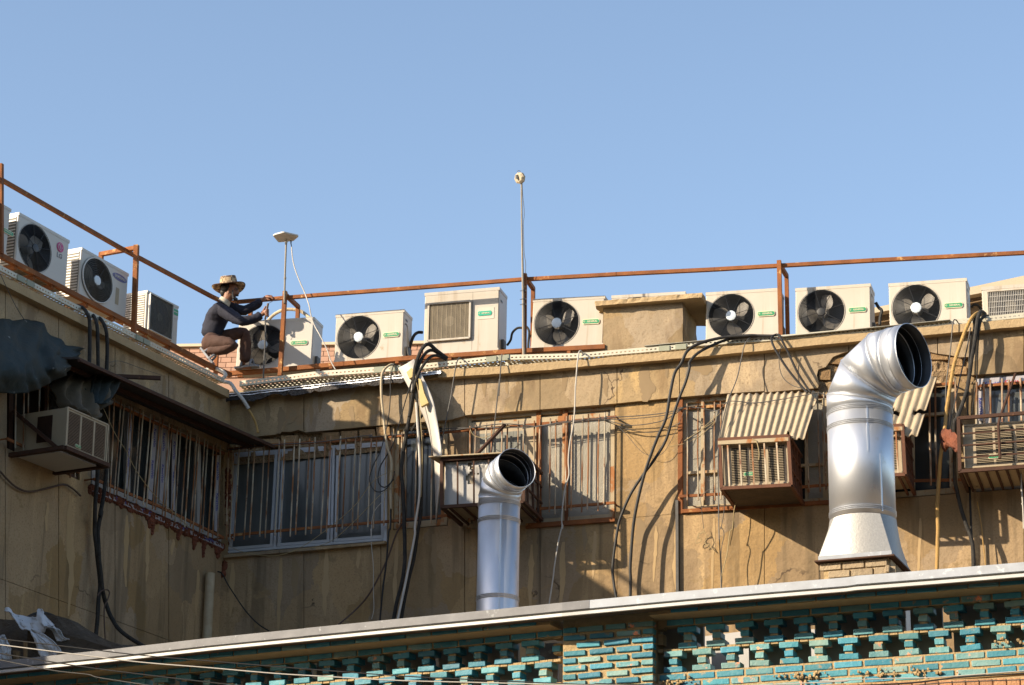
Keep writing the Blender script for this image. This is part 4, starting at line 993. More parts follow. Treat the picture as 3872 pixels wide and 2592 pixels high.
tag(m.build('tray_cover', LIDM), 'loose grey metal cover lying on the tray behind the fat pipe elbow', 'cover')
m = MB(); a, b = MAIN('A4', 1570, 905, .12), MAIN('A5', 200, 1010, .12); m.slab([a, b, b - MAIN.n * .2, a - MAIN.n * .2], V((0, 0, .006)))
tag(m.build('tray_cover', LIDM), 'short metal cover on the tray in front of the chimney shaft', 'cover')

# ================================================================== outdoor units
ACME = {}
def fan_meshes():
    if 'ring' in ACME: return
    R = .247
    m = MB()
    for i in range(17):
        r = .055 + (R - .055) * i / 16
        m.tube([V((r * math.cos(t), 0, r * math.sin(t))) for t in [2 * math.pi * k / 40 for k in range(40)]], .0016, 4, closed=True)
    for k in range(8):
        t = 2 * math.pi * (k + .35) / 8
        m.tube([V((.05 * math.cos(t), -.004, .05 * math.sin(t))), V((R * math.cos(t), -.004, R * math.sin(t)))], .003, 4)
    ACME['ring'] = m.mesh('guard'); ACME['ring'].materials.append(GRILW)
    m = MB()
    m.lathe((0, 0, 0), (0, 1, 0), [(R + .012, -.006), (R + .012, .004), (R - .004, .006), (R - .004, .17)], 48)
    m.lathe((0, .17, 0), (0, 1, 0), [(.0005, 0), (R, 0)], 48)
    ACME['shroud'] = m.mesh('shroud', smooth=True); ACME['shroud'].materials.append(BLACKP)
    m = MB()
    for k in range(3):
        rows = []
        for i in range(7):
            s = i / 6; r = .05 + (R - .075) * s
            row = []
            for j in range(5):
                f = j / 4; wd = (.35 + .65 * math.sin(math.pi * min(.25 + s * .75, .97)))
                t = 2 * math.pi * k / 3 + .55 + (f - .5) * 1.15 * wd + s * .35
                row.append(V((r * math.cos(t), .05 + .055 * (f - .5), r * math.sin(t))))
            rows.append(row)
        m.grid(rows)
    m.lathe((0, 0, 0), (0, 1, 0), [(.001, .03), (.05, .03), (.055, .05), (.055, .1)], 20)
    ACME['fan'] = m.mesh('fan', smooth=True); ACME['fan'].materials.append(BLADE)
    m = MB(); m.lathe((0, 0, 0), (0, 1, 0), [(.001, -.004), (.045, -.004), (.056, .0), (.056, .012)], 28)
    ACME['hub'] = m.mesh('hub', smooth=True); ACME['hub'].materials.append(HUBM)
    m = MB(); m.lathe((0, 0, 0), (0, 1, 0), [(.001, -.002), (.04, -.002), (.045, .0), (.045, .012)], 20)
    ACME['darkhub'] = m.mesh('hub', smooth=True); ACME['darkhub'].materials.append(BLACKP)
def body_hole(W, H, D, holes, mat, bev=.018):
    """casing with round or square openings in the front (y=0), rounded edges"""
    m = MB(); N = 40
    def front_with_hole(x0, x1, z0, z1, cx, cz, r):
        inn, outp = [], []
        for k in range(N):
            t = 2 * math.pi * k / N; c, s = math.cos(t), math.sin(t)
            inn.append(V((cx + r * c, 0, cz + r * s)))
            kx = (x1 - cx) / c if c > 1e-6 else (x0 - cx) / c if c < -1e-6 else 1e9
            kz = (z1 - cz) / s if s > 1e-6 else (z0 - cz) / s if s < -1e-6 else 1e9
            q = min(kx, kz); outp.append(V((cx + q * c, 0, cz + q * s)))
        # corners
        m.add(inn + outp, [(k, (k + 1) % N, N + (k + 1) % N, N + k) for k in range(N)])
        for (x, z) in ((x0, z0), (x1, z0), (x1, z1), (x0, z1)):
            best = min(range(N), key=lambda k: (outp[k] + outp[(k + 1) % N] - V((2 * x, 0, 2 * z))).length)
            m.add([outp[best], outp[(best + 1) % N], V((x, 0, z))], [(0, 1, 2)])
    e = .010
    x0, x1, z0, z1 = e, W - e, e, H - e
    if holes:
        cx, cz, r = holes
        xs = min(x1, cx + r + .02)
        front_with_hole(x0, xs, z0, z1, cx, cz, r)
        m.add([V((xs, 0, z0)), V((x1, 0, z0)), V((x1, 0, z1)), V((xs, 0, z1))], [(0, 1, 2, 3)])
    else: m.add([V((x0, 0, z0)), V((x1, 0, z0)), V((x1, 0, z1)), V((x0, 0, z1))], [(0, 1, 2, 3)])
    a = [V((x0, 0, z0)), V((x1, 0, z0)), V((x1, 0, z1)), V((x0, 0, z1))]; b = [V((0, e, 0)), V((W, e, 0)), V((W, e, H)), V((0, e, H))]; c = [p + V((0, D - e, 0)) for p in b]
    m.add(a + b + c, [(i, (i + 1) % 4, 4 + (i + 1) % 4, 4 + i) for i in range(4)] + [(4 + i, 4 + (i + 1) % 4, 8 + (i + 1) % 4, 8 + i) for i in range(4)] + [(8, 9, 10, 11)])
    # lid line, side handle recess, foot rails
    m.box((-.004, -.003, H - .03), (W + .008, 0, 0), (0, D + .006, 0), (0, 0, .034))
    m.box((-.002, -.002, .0), (W + .004, 0, 0), (0, D, 0), (0, 0, .022))
    return m
TXG = text_mesh('GENERAL', .032, .0012); TXG2 = text_mesh('O', .032, .0012)
def badge(root, cx, cz, w_, h_, mat=BADGE, border=True):
    k = h_ * .5
    oct_ = lambda a, b, y: [V((cx + x * a, y, cz + z * b)) for x, z in ((-.5, -.28), (-.43, -.5), (.43, -.5), (.5, -.2), (.5, .2), (.43, .5), (-.43, .5), (-.5, .28))]
    m = MB(); m.slab(oct_(w_, h_, -.010), V((0, .010, 0))); o = m.build('badge', CREAM if border else mat, root, local=True)
    if border:
        m = MB(); m.slab(oct_(w_ * .95, h_ * .72, -.0125), V((0, .004, 0))); m.build('badge_face', mat, o, local=True)
    me = TXG.copy(); me.materials.append(CREAM); s = w_ / .235
    for v in me.vertices: v.co = V((cx + w_ * .07 + v.co.x * s * 1.02, -.0135 - v.co.z * .5, cz + v.co.y * s))
    obj('lettering', me, o)
    me = TXG2.copy(); me.materials.append(CREAM)
    for v in me.vertices: v.co = V((cx - w_ * .385 + v.co.x * s * 1.0, -.0135 - v.co.z * .5, cz + v.co.y * s))
    obj('lettering', me, o)
    return o
def frame_matrix(fr, bl, br, tl, off, W, H):
    """local x along the front's bottom edge, y into the wall, z up, scaled so W x H matches the sighted front"""
    p0, p1, p2 = fr.hit(*bl, off), fr.hit(*br, off), fr.hit(*tl, off)
    ex = (p1 - p0).normalized(); ey = -fr.n; ez = ex.cross(ey).normalized()
    sx = (p1 - p0).length / W; sz = (p2 - p0).length / H
    return Matrix.Translation(p0) @ Matrix(((ex.x * sx, ey.x, ez.x * sz, 0), (ex.y * sx, ey.y, ez.y * sz, 0), (ex.z * sx, ey.z, ez.z * sz, 0), (0, 0, 0, 1)))
def outdoor_unit(label, fr, bl, br, tl, off, kind='round', hub='hub', W=.81, H=.55, D=.30, cas=ACW, rot=0.0, bd=True, grp=None, tilt=0):
    fan_meshes()
    root = thing('outdoor_unit', label, 'air conditioner', (0, 0, 0), grp)
    root.matrix_world = frame_matrix(fr, bl, br, tl, off, W, H)
    if kind == 'round':
        cx, cz = .345 * W, .49 * H
        key = ('body', W, H, D, 'r', cas.name)
        if key not in ACME: 
            ACME[key] = body_hole(W, H, D, (cx, cz, .25), cas).mesh('casing'); ACME[key].materials.append(cas)
        obj('casing', ACME[key], root)
        sh = obj('fan_shroud', ACME['shroud'], root, (cx, .002, cz)); obj('fan_guard', ACME['ring'], root, (cx, -.008, cz))
        fb = obj('fan', ACME['fan'], root, (cx, .03, cz)); fb.rotation_euler = (0, rot, 0)
        obj('hub', ACME[hub], root, (cx, -.012, cz))
        if bd: badge(root, .825 * W, .485 * H, .195, .060)
    else:
        m = body_hole(W, H, D, None, cas); m.build('casing', cas, root, local=True)
    # fins on the left end (coil side), handle and valve on the right end
    m = MB(); m.box((W + .0005, .06, H * .80), (.003, 0, 0), (0, .07, 0), (0, 0, .022)); m.build('handle', BLACKP, root, local=True)
    m = MB(); m.box((W + .001, .10, .05), (.03, 0, 0), (0, .1, 0), (0, 0, .10)); m.build('valve_cover', GREYCORD, root, local=True)
    m = MB(); 
    for k in range(int(H / .034) - 1): m.box((-.006, .03, .03 + k * .034), (.006, 0, 0), (0, D - .05, 0), (0, 0, .014))
    m.build('louver', cas, root, local=True)
    m = MB(); m.box((-.0025, .025, .02), (.003, 0, 0), (0, D - .04, 0), (0, 0, H - .06)); m.build('coil', COILM, root, local=True)
    return root
G_AC = 'round fan outdoor units on the roof edge'
A = -.36
outdoor_unit('outdoor unit half in shade behind the crouching man, its green badge beside the post', MAIN, Q('A8', 588, 1448), Q('A8', 1710, 1385), Q('A8', 600, 742), A, W=.86, H=.60, cas=ACW2, rot=.9)
outdoor_unit('low outdoor unit with blue-white hub between the corner post and the taller unit', MAIN, Q('A3', 185, 1083), Q('A3', 945, 1025), Q('A3', 190, 565), A, rot=.15)
outdoor_unit('outdoor unit between the tall mast and the chimney shaft', MAIN, Q('A4', 315, 928), Q('A4', 1112, 893), Q('A4', 325, 392), A, rot=.05)
outdoor_unit('outdoor unit right of the chimney shaft, next to the rusty post', MAIN, Q('A5', 178, 1018), Q('A5', 905, 975), Q('A5', 180, 545), A, rot=.08)
outdoor_unit('outdoor unit with a dark bare hub and three pale fan blades', MAIN, Q('A5', 1068, 985), Q('A5', 1812, 940), Q('A5', 1070, 503), A, hub='darkhub', rot=-.45)
outdoor_unit('outdoor unit with white hub above the mouth of the fat pipe', MAIN, Q('A6', 432, 958), Q('A6', 1205, 905), Q('A6', 435, 455), A, rot=.12)
# unit hidden behind the shaft: only its lid shows
outdoor_unit('outdoor unit hidden behind the chimney shaft, only its pale lid showing', MAIN, Q('A4', 1195, 880), Q('A4', 2012, 838), Q('A4', 1195, 352), -1.05, rot=.4)
def square_guard(root, x0, x1, z0, z1, mat, framem, round_behind=True, nv=9, nh=34, fw=.02):
    m = MB()
    for (a, b) in (((x0, z0), (x1, z0)), ((x0, z1), (x1, z1)), ((x0, z0), (x0, z1)), ((x1, z0), (x1, z1))):
        m.bar(V((a[0], -.016, a[1])), V((b[0], -.016, b[1])), fw, .034, V((0, 1, 0)))
    gq = m.build('fan_guard', framem, root, local=True)
    m = MB()
    for k in range(1, nh): z = z0 + (z1 - z0) * k / nh; m.box((x0, -.022, z - .0022), (x1 - x0, 0, 0), (0, .004, 0), (0, 0, .0044))
    for k in range(1, nv): x = x0 + (x1 - x0) * k / nv; m.box((x - .002, -.026, z0), (.004, 0, 0), (0, .004, 0), (0, 0, z1 - z0))
    m.build('guard_wires', mat, gq, local=True)
    m = MB(); m.box((x0, -.004, z0), (x1 - x0, 0, 0), (0, .002, 0), (0, 0, z1 - z0)); m.build('fan_plate', COILM, root, local=True)
    if round_behind:
        m = MB(); cx, cz, r = (x0 + x1) / 2, (z0 + z1) / 2, min(x1 - x0, z1 - z0) * .47
        m.lathe((cx, -.005, cz), (0, -1, 0), [(.001, 0), (r, 0)], 36); m.build('fan_opening', BLACKP, root, local=True)
        m = MB(); m.lathe((cx, -.007, cz), (0, -1, 0), [(.001, 0), (.06, 0)], 20); m.build('hub', COILM, root, local=True)
    return gq
u = outdoor_unit('tall outdoor unit with a square beige grille, left of the mast', MAIN, Q('A3', 1172, 1012), Q('A3', 2003, 948), Q('A3', 1180, 325), A, kind='square', W=.86, H=.71, D=.32)
square_guard(u, .055, .535, .155, .575, GRILBEIGE, ACW)
badge(u, .70, .425, .158, .052, BADGE2, False)
m = MB(); m.box((.615, -.004, .36), (.19, 0, 0), (0, .005, 0), (0, 0, .13)); m.build('badge_plate', ACW, u, local=True)
m = MB(); m.box((.555, -.0015, .02), (.003, 0, 0), (0, .003, 0), (0, 0, .66)); m.build('panel_seam', COILM, u, local=True)
u = outdoor_unit('outdoor unit cut by the right edge, with a rounded wire grille', MAIN, Q('A6', 1356, 905), Q('A6', 2160, 845), Q('A6', 1358, 490), A, kind='square', W=.82, H=.43, D=.30)
square_guard(u, .055, .52, .05, .375, WHITEP, ACW, True, 26, 6, .012)
# left wing
AL = -.16
u = outdoor_unit('outdoor unit cut by the left edge of the picture, green badge on its edge', LEFT, Q('A1', -470, 420), Q('A1', 48, 715), Q('A1', -455, 60), AL, W=.81, H=.56, cas=ACW2, bd=False)
badge(u, .775, .27, .17, .055)
u = outdoor_unit('outdoor unit on the left wing with a dark oval fan and a round pink emblem', LEFT, Q('A1', 112, 778), Q('A1', 487, 978), Q('A1', 135, 397), AL, W=.80, H=.56, cas=ACW2, bd=False, hub='darkhub')
m = MB(); m.lathe((.66, -.004, .43), (0, -1, 0), [(.001, .003), (.052, .003), (.054, 0)], 32); lg = m.build('emblem', MAG, u, local=True)
m = MB(); m.tube([V((.66 + .037 * math.cos(t), -.009, .43 + .037 * math.sin(t))) for t in [.15 + i * .3 for i in range(17) if .15 + i * .3 < 5.0 and .15 + i * .3 > 1.2]], .003, 5)
m.box((.652, -.010, .412), (.006, 0, 0), (0, .003, 0), (0, 0, .038)); m.box((.652, -.010, .410), (.020, 0, 0), (0, .003, 0), (0, 0, .006)); m.box((.676, -.010, .428), (.02, 0, 0), (0, .003, 0), (0, 0, .005)); m.lathe((.640, -.010, .448), (0, 1, 0), [(.001, 0), (.006, 0)], 10)
m.build('emblem_mark', WHITEP, lg, local=True)
me = text_mesh('LG', .072, .0012); me.materials.append(GREYINK)
for v in me.vertices: v.co = V((.66 + v.co.x, -.003 - v.co.z, .335 + v.co.y))
obj('lettering', me, u)
u = outdoor_unit('left wing outdoor unit with a round pale guard rim and dark blue oval badge', LEFT, Q('A1', 583, 1008), Q('A1', 930, 1195), Q('A1', 600, 657), AL, W=.80, H=.56, cas=ACW2, bd=False, rot=.5)
m = MB(); 
for r in (.252, .258): m.tube([V((.276 + r * math.cos(t), -.016, .274 + r * math.sin(t))) for t in [2 * math.pi * k / 40 for k in range(40)]], .006, 5, closed=True)
m.build('guard_rim', WHITEP, u, local=True)
m = MB()
for i in range(9): r = .07 + .02 * i; m.tube([V((.276 + r * math.cos(t), -.012, .274 + r * math.sin(t))) for t in [2 * math.pi * k / 36 for k in range(36)]], .0028, 4, closed=True)
m.build('guard_wires', COILM, u, local=True)
pts = [V((.655 + .125 * math.cos(t), -.003, .455 + .042 * math.sin(t))) for t in [2 * math.pi * k / 28 for k in range(28)]]
m = MB(); m.slab(pts, V((0, .003, 0))); bb = m.build('badge', NAVY, u, local=True)
me = text_mesh('SAMSUNG', .046, .0012); me.materials.append(WHITEP)
for v in me.vertices: v.co = V((.655 + v.co.x * .86, -.005 - v.co.z, .455 + v.co.y))
obj('lettering', me, bb)
m = MB(); rows = []
for i in range(9): z = .12 + .018 * i * 1.4; rows.append([V((.60 + .02 * noise.noise(V((i, 2, 2))), -.002, z)), V((.66 + .03 * noise.noise(V((i, 7, 2))), -.002, z))])
m.grid(rows); m.build('peeling_sticker', GRILBEIGE, u, local=True)
u = outdoor_unit('outdoor unit at the inner end of the left wing with a tall dark wire grille', LEFT, Q('A1', 1078, 1277), Q('A1', 1310, 1392), Q('A1', 1092, 978), AL, kind='square', W=.78, H=.60, cas=ACW2)
square_guard(u, .03, .60, .03, .565, COILM, ACW2, True, 16, 30, .012)
m = MB(); m.box((.625, -.004, .45), (.15, 0, 0), (0, .004, 0), (0, 0, .085)); sb_ = m.build('badge', BADGE, u, local=True)
m = MB(); m.box((.64, -.006, .488), (.12, 0, 0), (0, .003, 0), (0, 0, .012)); m.build('badge_stripe', WHITEP, sb_, local=True)
m = MB(); m.box((.625, -.003, .40), (.15, 0, 0), (0, .003, 0), (0, 0, .045)); m.build('badge_plate', WHITEP, u, local=True)

# ================================================================== window units in their cages
def window_unit(label, fr, bl, br, tl, off, D, W, H, louv, cas=ACOLD, side_vent=False, badge_at=None, slat=.012, slatm=ACOLD):
    """louv: list of (x0,x1,z0,z1) louvred bays as fractions"""
    root = thing('window_air_conditioner', label, 'air conditioner', (0, 0, 0))
    root.matrix_world = frame_matrix(fr, bl, br, tl, off, W, H)
    m = MB(); e = .008
    m.box((0, .012, 0), (W, 0, 0), (0, D, 0), (0, 0, H)); m.build('casing', cas, root, local=True)
    m = MB()
    for (a, b) in (((0, 0), (W, 0)), ((0, H), (W, H)), ((0, 0), (0, H)), ((W, 0), (W, H))): m.bar(V((a[0], .004, a[1])), V((b[0], .004, b[1])), .018, .03, V((0, 1, 0)))
    zs0, zs1 = louv[0][2] * H, louv[0][3] * H
    last = 0.0
    for (x0, x1, z0, z1) in louv:
        m.box((last * W, -.002, .0), ((x0 - last) * W, 0, 0), (0, .016, 0), (0, 0, H)); last = x1
    m.box((last * W, -.002, 0), ((1 - last) * W, 0, 0), (0, .016, 0), (0, 0, H))
    m.box((.001, -.001, 0), (W - .002, 0, 0), (0, .014, 0), (0, 0, zs0)); m.box((.001, -.001, zs1), (W - .002, 0, 0), (0, .014, 0), (0, 0, H - zs1))
    m.build('front_frame', cas, root, local=True)
    for (x0, x1, z0, z1) in louv:
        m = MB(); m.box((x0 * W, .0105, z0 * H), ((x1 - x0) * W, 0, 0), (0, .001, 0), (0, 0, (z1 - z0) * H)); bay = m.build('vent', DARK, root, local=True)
        m = MB(); z = z0 * H + .004
        while z < z1 * H - slat * .5: m.box((x0 * W, -.004, z), ((x1 - x0) * W, 0, 0), (0, .012, .004), (0, 0, slat * .5)); z += slat * 1.55
        m.build('louver', slatm, bay, local=True)
    if side_vent:
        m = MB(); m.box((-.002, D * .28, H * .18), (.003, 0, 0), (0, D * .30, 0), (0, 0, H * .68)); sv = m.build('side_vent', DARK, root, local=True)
        m = MB()
        for k in range(24): m.box((-.008, D * .28, H * .19 + k * H * .028), (.006, 0, 0), (0, D * .30, 0), (0, 0, H * .012))
        m.build('louver', RUSTD, sv, local=True)
    if badge_at: badge(root, badge_at[0] * W, badge_at[1] * H, badge_at[2], badge_at[2] * .42, BADGE, True)
    return root
def cage(label, fr, bl, br, tl, off, D, bars_v=(), bars_h=(), mats=(RUSTD, BARP), bottom=0, side_bars=0, top_bar=None, name='steel_cage', top_frame=True):
    p0, p1, p2 = fr.hit(*bl, off), fr.hit(*br, off), fr.hit(*tl, off)
    root = thing(name, label, 'cage', p0)
    X, Z, Y = p1 - p0, p2 - p0, -fr.n * D
    def B(nm, a, b, w_=.03, mt=mats[0], up=V((0, 0, 1))):
        m = MB(); up = fr.u if abs((b - a).normalized().z) > .8 else up; m.bar(a, b, w_, w_, up); return m.build(nm, mt, root)
    for a, b in ((p0, p0 + X), (p0, p0 + Z), (p0 + X, p0 + X + Z), (p0, p0 + Y), (p0 + X, p0 + X + Y)) + (((p0 + Z, p0 + Z + X), (p0 + Z, p0 + Z + Y), (p0 + X + Z, p0 + X + Z + Y)) if top_frame else ()): B('cage_frame', a, b, .034)
    for s in bars_v: B('bar', p0 + X * s - Z * .02, p0 + X * s + Z * .93, .016, mats[1])
    for t in bars_h: B('bar', p0 + Z * t - X * .02, p0 + Z * t + X, .016, mats[0])
    for k in range(bottom): s = (k + .5) / bottom; B('floor_bar', p0 + X * s, p0 + X * s + Y, .022)
    for k in range(side_bars): s = (k + .7) / (side_bars + .4); B('side_bar', p0 + X + Y * s, p0 + X + Y * s + Z, .024)
    for k in range(side_bars if side_bars < 3 else 2): B('side_bar', p0 + X + Z * (.35 + .35 * k), p0 + X + Y + Z * (.35 + .35 * k), .02)
    if top_bar: B('top_bar', p0 + Z * .93 - X * .02, p0 + Z * .93 + X * 1.0, .04, CREAMRUST)
    return root
# left wing unit on its shelf
window_unit('beige window air conditioner jutting from the shaded left wing on a steel shelf', LEFT, Q('B1', 592, 815), Q('B1', 962, 968), Q('B1', 615, 462), .62, .60, .74, .50, [(.05, .33, .06, .93), (.37, .66, .06, .93), (.70, .96, .06, .93)], ACOLD, side_vent=True, badge_at=(.30, .12, .10), slatm=VENTSL)
p0, p1 = LEFT('B1', 590, 828, .66), LEFT('B1', 985, 992, .66)
SHF = thing('steel_shelf', 'dark steel shelf with a diagonal brace carrying the left wing air conditioner', 'bracket', p0)
m = MB(); m.bar(p0, p1, .05, .04); m.bar(p0, p0 - LEFT.n * .66, .05, .04); m.bar(p1, p1 - LEFT.n * .66, .05, .04); m.build('shelf_frame', RUSTD, SHF)
m = MB(); m.bar(p0 - LEFT.n * .08 + V((0, 0, .0)), p0 - LEFT.n * .66 + V((0, 0, .46)), .035, .035); m.build('brace', RUSTD, SHF)
m = MB(); m.slab([p0 - LEFT.n * .1 + LEFT.u * .06, p1 - LEFT.n * .1 - LEFT.u * .06, p1 - LEFT.n * .6 - LEFT.u * .06, p0 - LEFT.n * .6 + LEFT.u * .06], V((0, 0, -.012))); m.build('tray_board', ACW2, SHF)
# caged unit under the corrugated awning
bays = [(.14, .385, .05, .93), (.42, .66, .05, .93), (.70, .945, .05, .93)]
window_unit('caged window air conditioner under the corrugated awning left of the fat pipe', MAIN, Q('B5', 478, 1152), Q('B5', 1128, 1112), Q('B5', 470, 745), .70, .62, .74, .46, bays, ACOLD, badge_at=(.40, .26, .115))
cage('rusty steel cage with five pale bars round the air conditioner under the awning', MAIN, Q('B5', 468, 1172), Q('B5', 1155, 1138), Q('B5', 445, 690), .76, .74, [.115, .29, .47, .645, .825], (), (RUSTM, BARP), 0, 4, True)
p0, p1 = MAIN('B5', 480, 1165, .74), MAIN('B5', 1145, 1130, .74)
m = MB(); m.slab([p0, p1, p1 - MAIN.n * .7, p0 - MAIN.n * .7], V((0, 0, -.01))); tag(m.build('cage_floor', BROWNBD), 'stained board floor of the cage under the awning', 'board')
dx, dy = 431, -40
sh = lambda k, x, y: (Q(k, x, y)[0] + dx, Q(k, x, y)[1] + dy)
window_unit('caged window air conditioner mostly hidden behind the fat pipe', MAIN, sh('B5', 478, 1152), sh('B5', 1128, 1112), sh('B5', 470, 745), .70, .62, .74, .46, bays, ACOLD)
cage('rusty cage mostly hidden behind the fat pipe', MAIN, sh('B5', 468, 1172), sh('B5', 1155, 1138), sh('B5', 445, 690), .76, .74, [.3, .5, .7, .9], (), (RUSTM, BARP), 5, 4, True)
# right edge unit
window_unit('beige window air conditioner at the right edge behind three rusty horizontal bars', MAIN, Q('B8', 525, 445), Q('B8', 1140, 402), Q('B8', 508, 30), .70, .62, .72, .49, [(.185, .46, .05, .92), (.50, .80, .05, .92), (.84, .97, .05, .92)], ACOLD, badge_at=(.46, .22, .12))
cage('rusty open cage with a slatted floor round the air conditioner at the right edge', MAIN, Q('B8', 470, 480), Q('B8', 1180, 428), Q('B8', 455, -45), .78, .74, (), (.25, .48, .70), (RUSTD, RUSTM), 7, 0)
p0, p1 = MAIN('B8', 490, 470, .74), MAIN('B8', 1170, 420, .74)
m = MB(); m.slab([p0, p1, p1 - MAIN.n * .7, p0 - MAIN.n * .7], V((0, 0, .01))); tag(m.build('cage_floor', ACOLD), 'beige floor sheet of the cage at the right edge', 'board')
for a, b in (((1220, 830), (1030, 1370)), ((1028, 1370), (1034, 1640))):
    pass
m = MB(); m.tube([MAIN('B7', 1220, 830, .06), MAIN('B7', 1030, 1370, .80), MAIN('B8', 850, 30, .82), MAIN('B8', 866, 350, .82)], .014, 6); tag(m.build('stay_rod', RUSTD), 'dark steel stay rod holding the cage at the right edge', 'rod')
m = MB(); rows = []
for i in range(9):
    row = []
    for j in range(9):
        p = MAIN('B8', 290 + 20 * i, 60 + 26 * j + 6 * i * (1 if j < 5 else -.3), .45 + .04 * i); row.append(p + MAIN.n * (.09 * noise.noise(p * 13)) + V((0, 0, .06 * noise.noise(p * 14 + V((4, 4, 4))))) + MAIN.u * .05 * noise.noise(p * 12 + V((8, 1, 4))))
    rows.append(row)
m.grid(rows); o = m.build('torn_rag', FOAMR, smooth=True); tag(o, 'crumpled rust-brown rag caught on the cage at the right edge', 'rag'); md = o.modifiers.new('t', 'SOLIDIFY'); md.thickness = .01
# white panelled box behind the slim pipe
q0, q1, q2 = Q('B3', 628, 1368), Q('B3', 1275, 1328), Q('B3', 632, 1012)
root = thing('window_air_conditioner', 'boxed window air conditioner with a torn white front panel behind the slim pipe', 'air conditioner', (0, 0, 0))
root.matrix_world = frame_matrix(MAIN, q0, q1, q2, .70, .84, .46)
m = MB(); m.box((0, .02, 0), (.84, 0, 0), (0, .62, 0), (0, 0, .46)); m.build('casing', ACOLD, root, local=True)
m = MB(); rows = []
for j in range(25):
    row = []
    for i in range(41):
        x, z = .84 * i / 40, .46 * j / 24; t = max(0, (z - .24) / .22)
        row.append(V((x, -.004 - t * .03 * abs(noise.fractal(V((x * 16, 0, z * 16)), 1, 2, 3)), z)))
    rows.append(row)
m.grid(rows)
fs = []; 
for f, mi in zip(m.f, m.mi):
    c = sum((m.v[i] for i in f), V((0, 0, 0))) / 4
    hole = abs(c.x - .285 - .02 * math.sin(c.z * 40)) < .020 + .02 * (c.z < .32) and .21 < c.z < .45 or (abs(c.x - .365) < .018 and abs(c.z - .315) < .015)
    if not hole: fs.append(f)
m.f = fs; m.mi = [0] * len(fs); m.build('front_panel', SHEETW, root, smooth=True, local=True)
m = MB()
for k in range(7): m.box((.842, .06 + k * .08, .03), (.006, 0, 0), (0, .05, 0), (0, 0, .38))
m.build('side_slats', ACW, root, local=True)
cage('brown steel cage round the white-panelled air conditioner behind the slim pipe', MAIN, Q('B3', 606, 1385), Q('B3', 1300, 1340), Q('B3', 606, 985), .76, .74, [.195, .395, .58, .8], (), (RUSTD, RUSTD), 6, 3)
p0, p1 = MAIN('B3', 495, 962, .82), MAIN('B3', 1180, 925, .82)
m = MB(); m.slab([p0, p1 + MAIN.u * .1, p1 + MAIN.u * .1 - MAIN.n * .6, p0 + MAIN.u * .12 - MAIN.n * .7 + V((0, 0, -.01))], V((0, 0, .012))); tag(m.build('lid_sheet', CREAMRUST), 'rust-edged sheet lying as a lid on the boxed air conditioner', 'sheet')
m = MB(); m.bar(MAIN('B3', 1140, 688, .12), MAIN('B3', 905, 935, .75), .03, .03); tag(m.build('tie_bar', RUSTD), 'dark tie bar slanting from the window bars down to the boxed air conditioner', 'bar')

# ================================================================== awnings of corrugated fibre cement
def awning(label, tl, tr, br, bl, o1, o2, nw, notch=None):
    TL, TR, BR, BL = MAIN.hit(*tl, o1), MAIN.hit(*tr, o1), MAIN.hit(*br, o2), MAIN.hit(*bl, o2)
    nrm = (TR - TL).cross(BL - TL).normalized(); nrm = nrm if nrm.z > 0 else -nrm
    nx, ny = nw * 10, 14; m = MB(); rows = []
    for j in range(ny + 1):
        t = j / ny; row = []
        for i in range(nx + 1):
            s = i / nx; p = (TL * (1 - s) + TR * s) * (1 - t) + (BL * (1 - s) + BR * s) * t
            edge = (.012 * noise.noise(V((s * 40, 3, 1)))) if t > .99 or t < .01 else 0
            row.append(p + nrm * (.013 * math.sin(2 * math.pi * nw * s) + .006 * noise.noise(p * 5)) + (BL - TL).normalized() * edge)
        rows.append(row)
    m.grid(rows)
    if notch:
        kp = [k for k, f in enumerate(m.f) if not notch((k % nx + .5) / nx, (k // nx + .5) / ny)]
        m.f = [m.f[k] for k in kp]; m.mi = [m.mi[k] for k in kp]
    o = m.build('corrugated_awning', CORR, smooth=True); md = o.modifiers.new('t', 'SOLIDIFY'); md.thickness = .009
    return tag(o, label, 'awning')
awning('complete corrugated fibre-cement awning leaning over the caged unit', Q('B5', 522, 245), Q('B5', 1425, 212), Q('B5', 1282, 672), Q('B5', 432, 700), .14, .74, 13,
       lambda s, t: (abs(s - .80) < .035 * (t - .80) / .2 and t > .80) or (s > .97 and .28 < t < .34))
awning('corrugated awning with torn holes, half hidden by the fat pipe', (3194, 1452), (3544, 1426), (3471, 1650), (3140, 1660), .14, .74, 11,
       lambda s, t: (abs(t - .55 - .06 * math.sin(s * 30)) < .05 and .42 < s < .72) or (s > .85 and abs(t - .62) < .03))

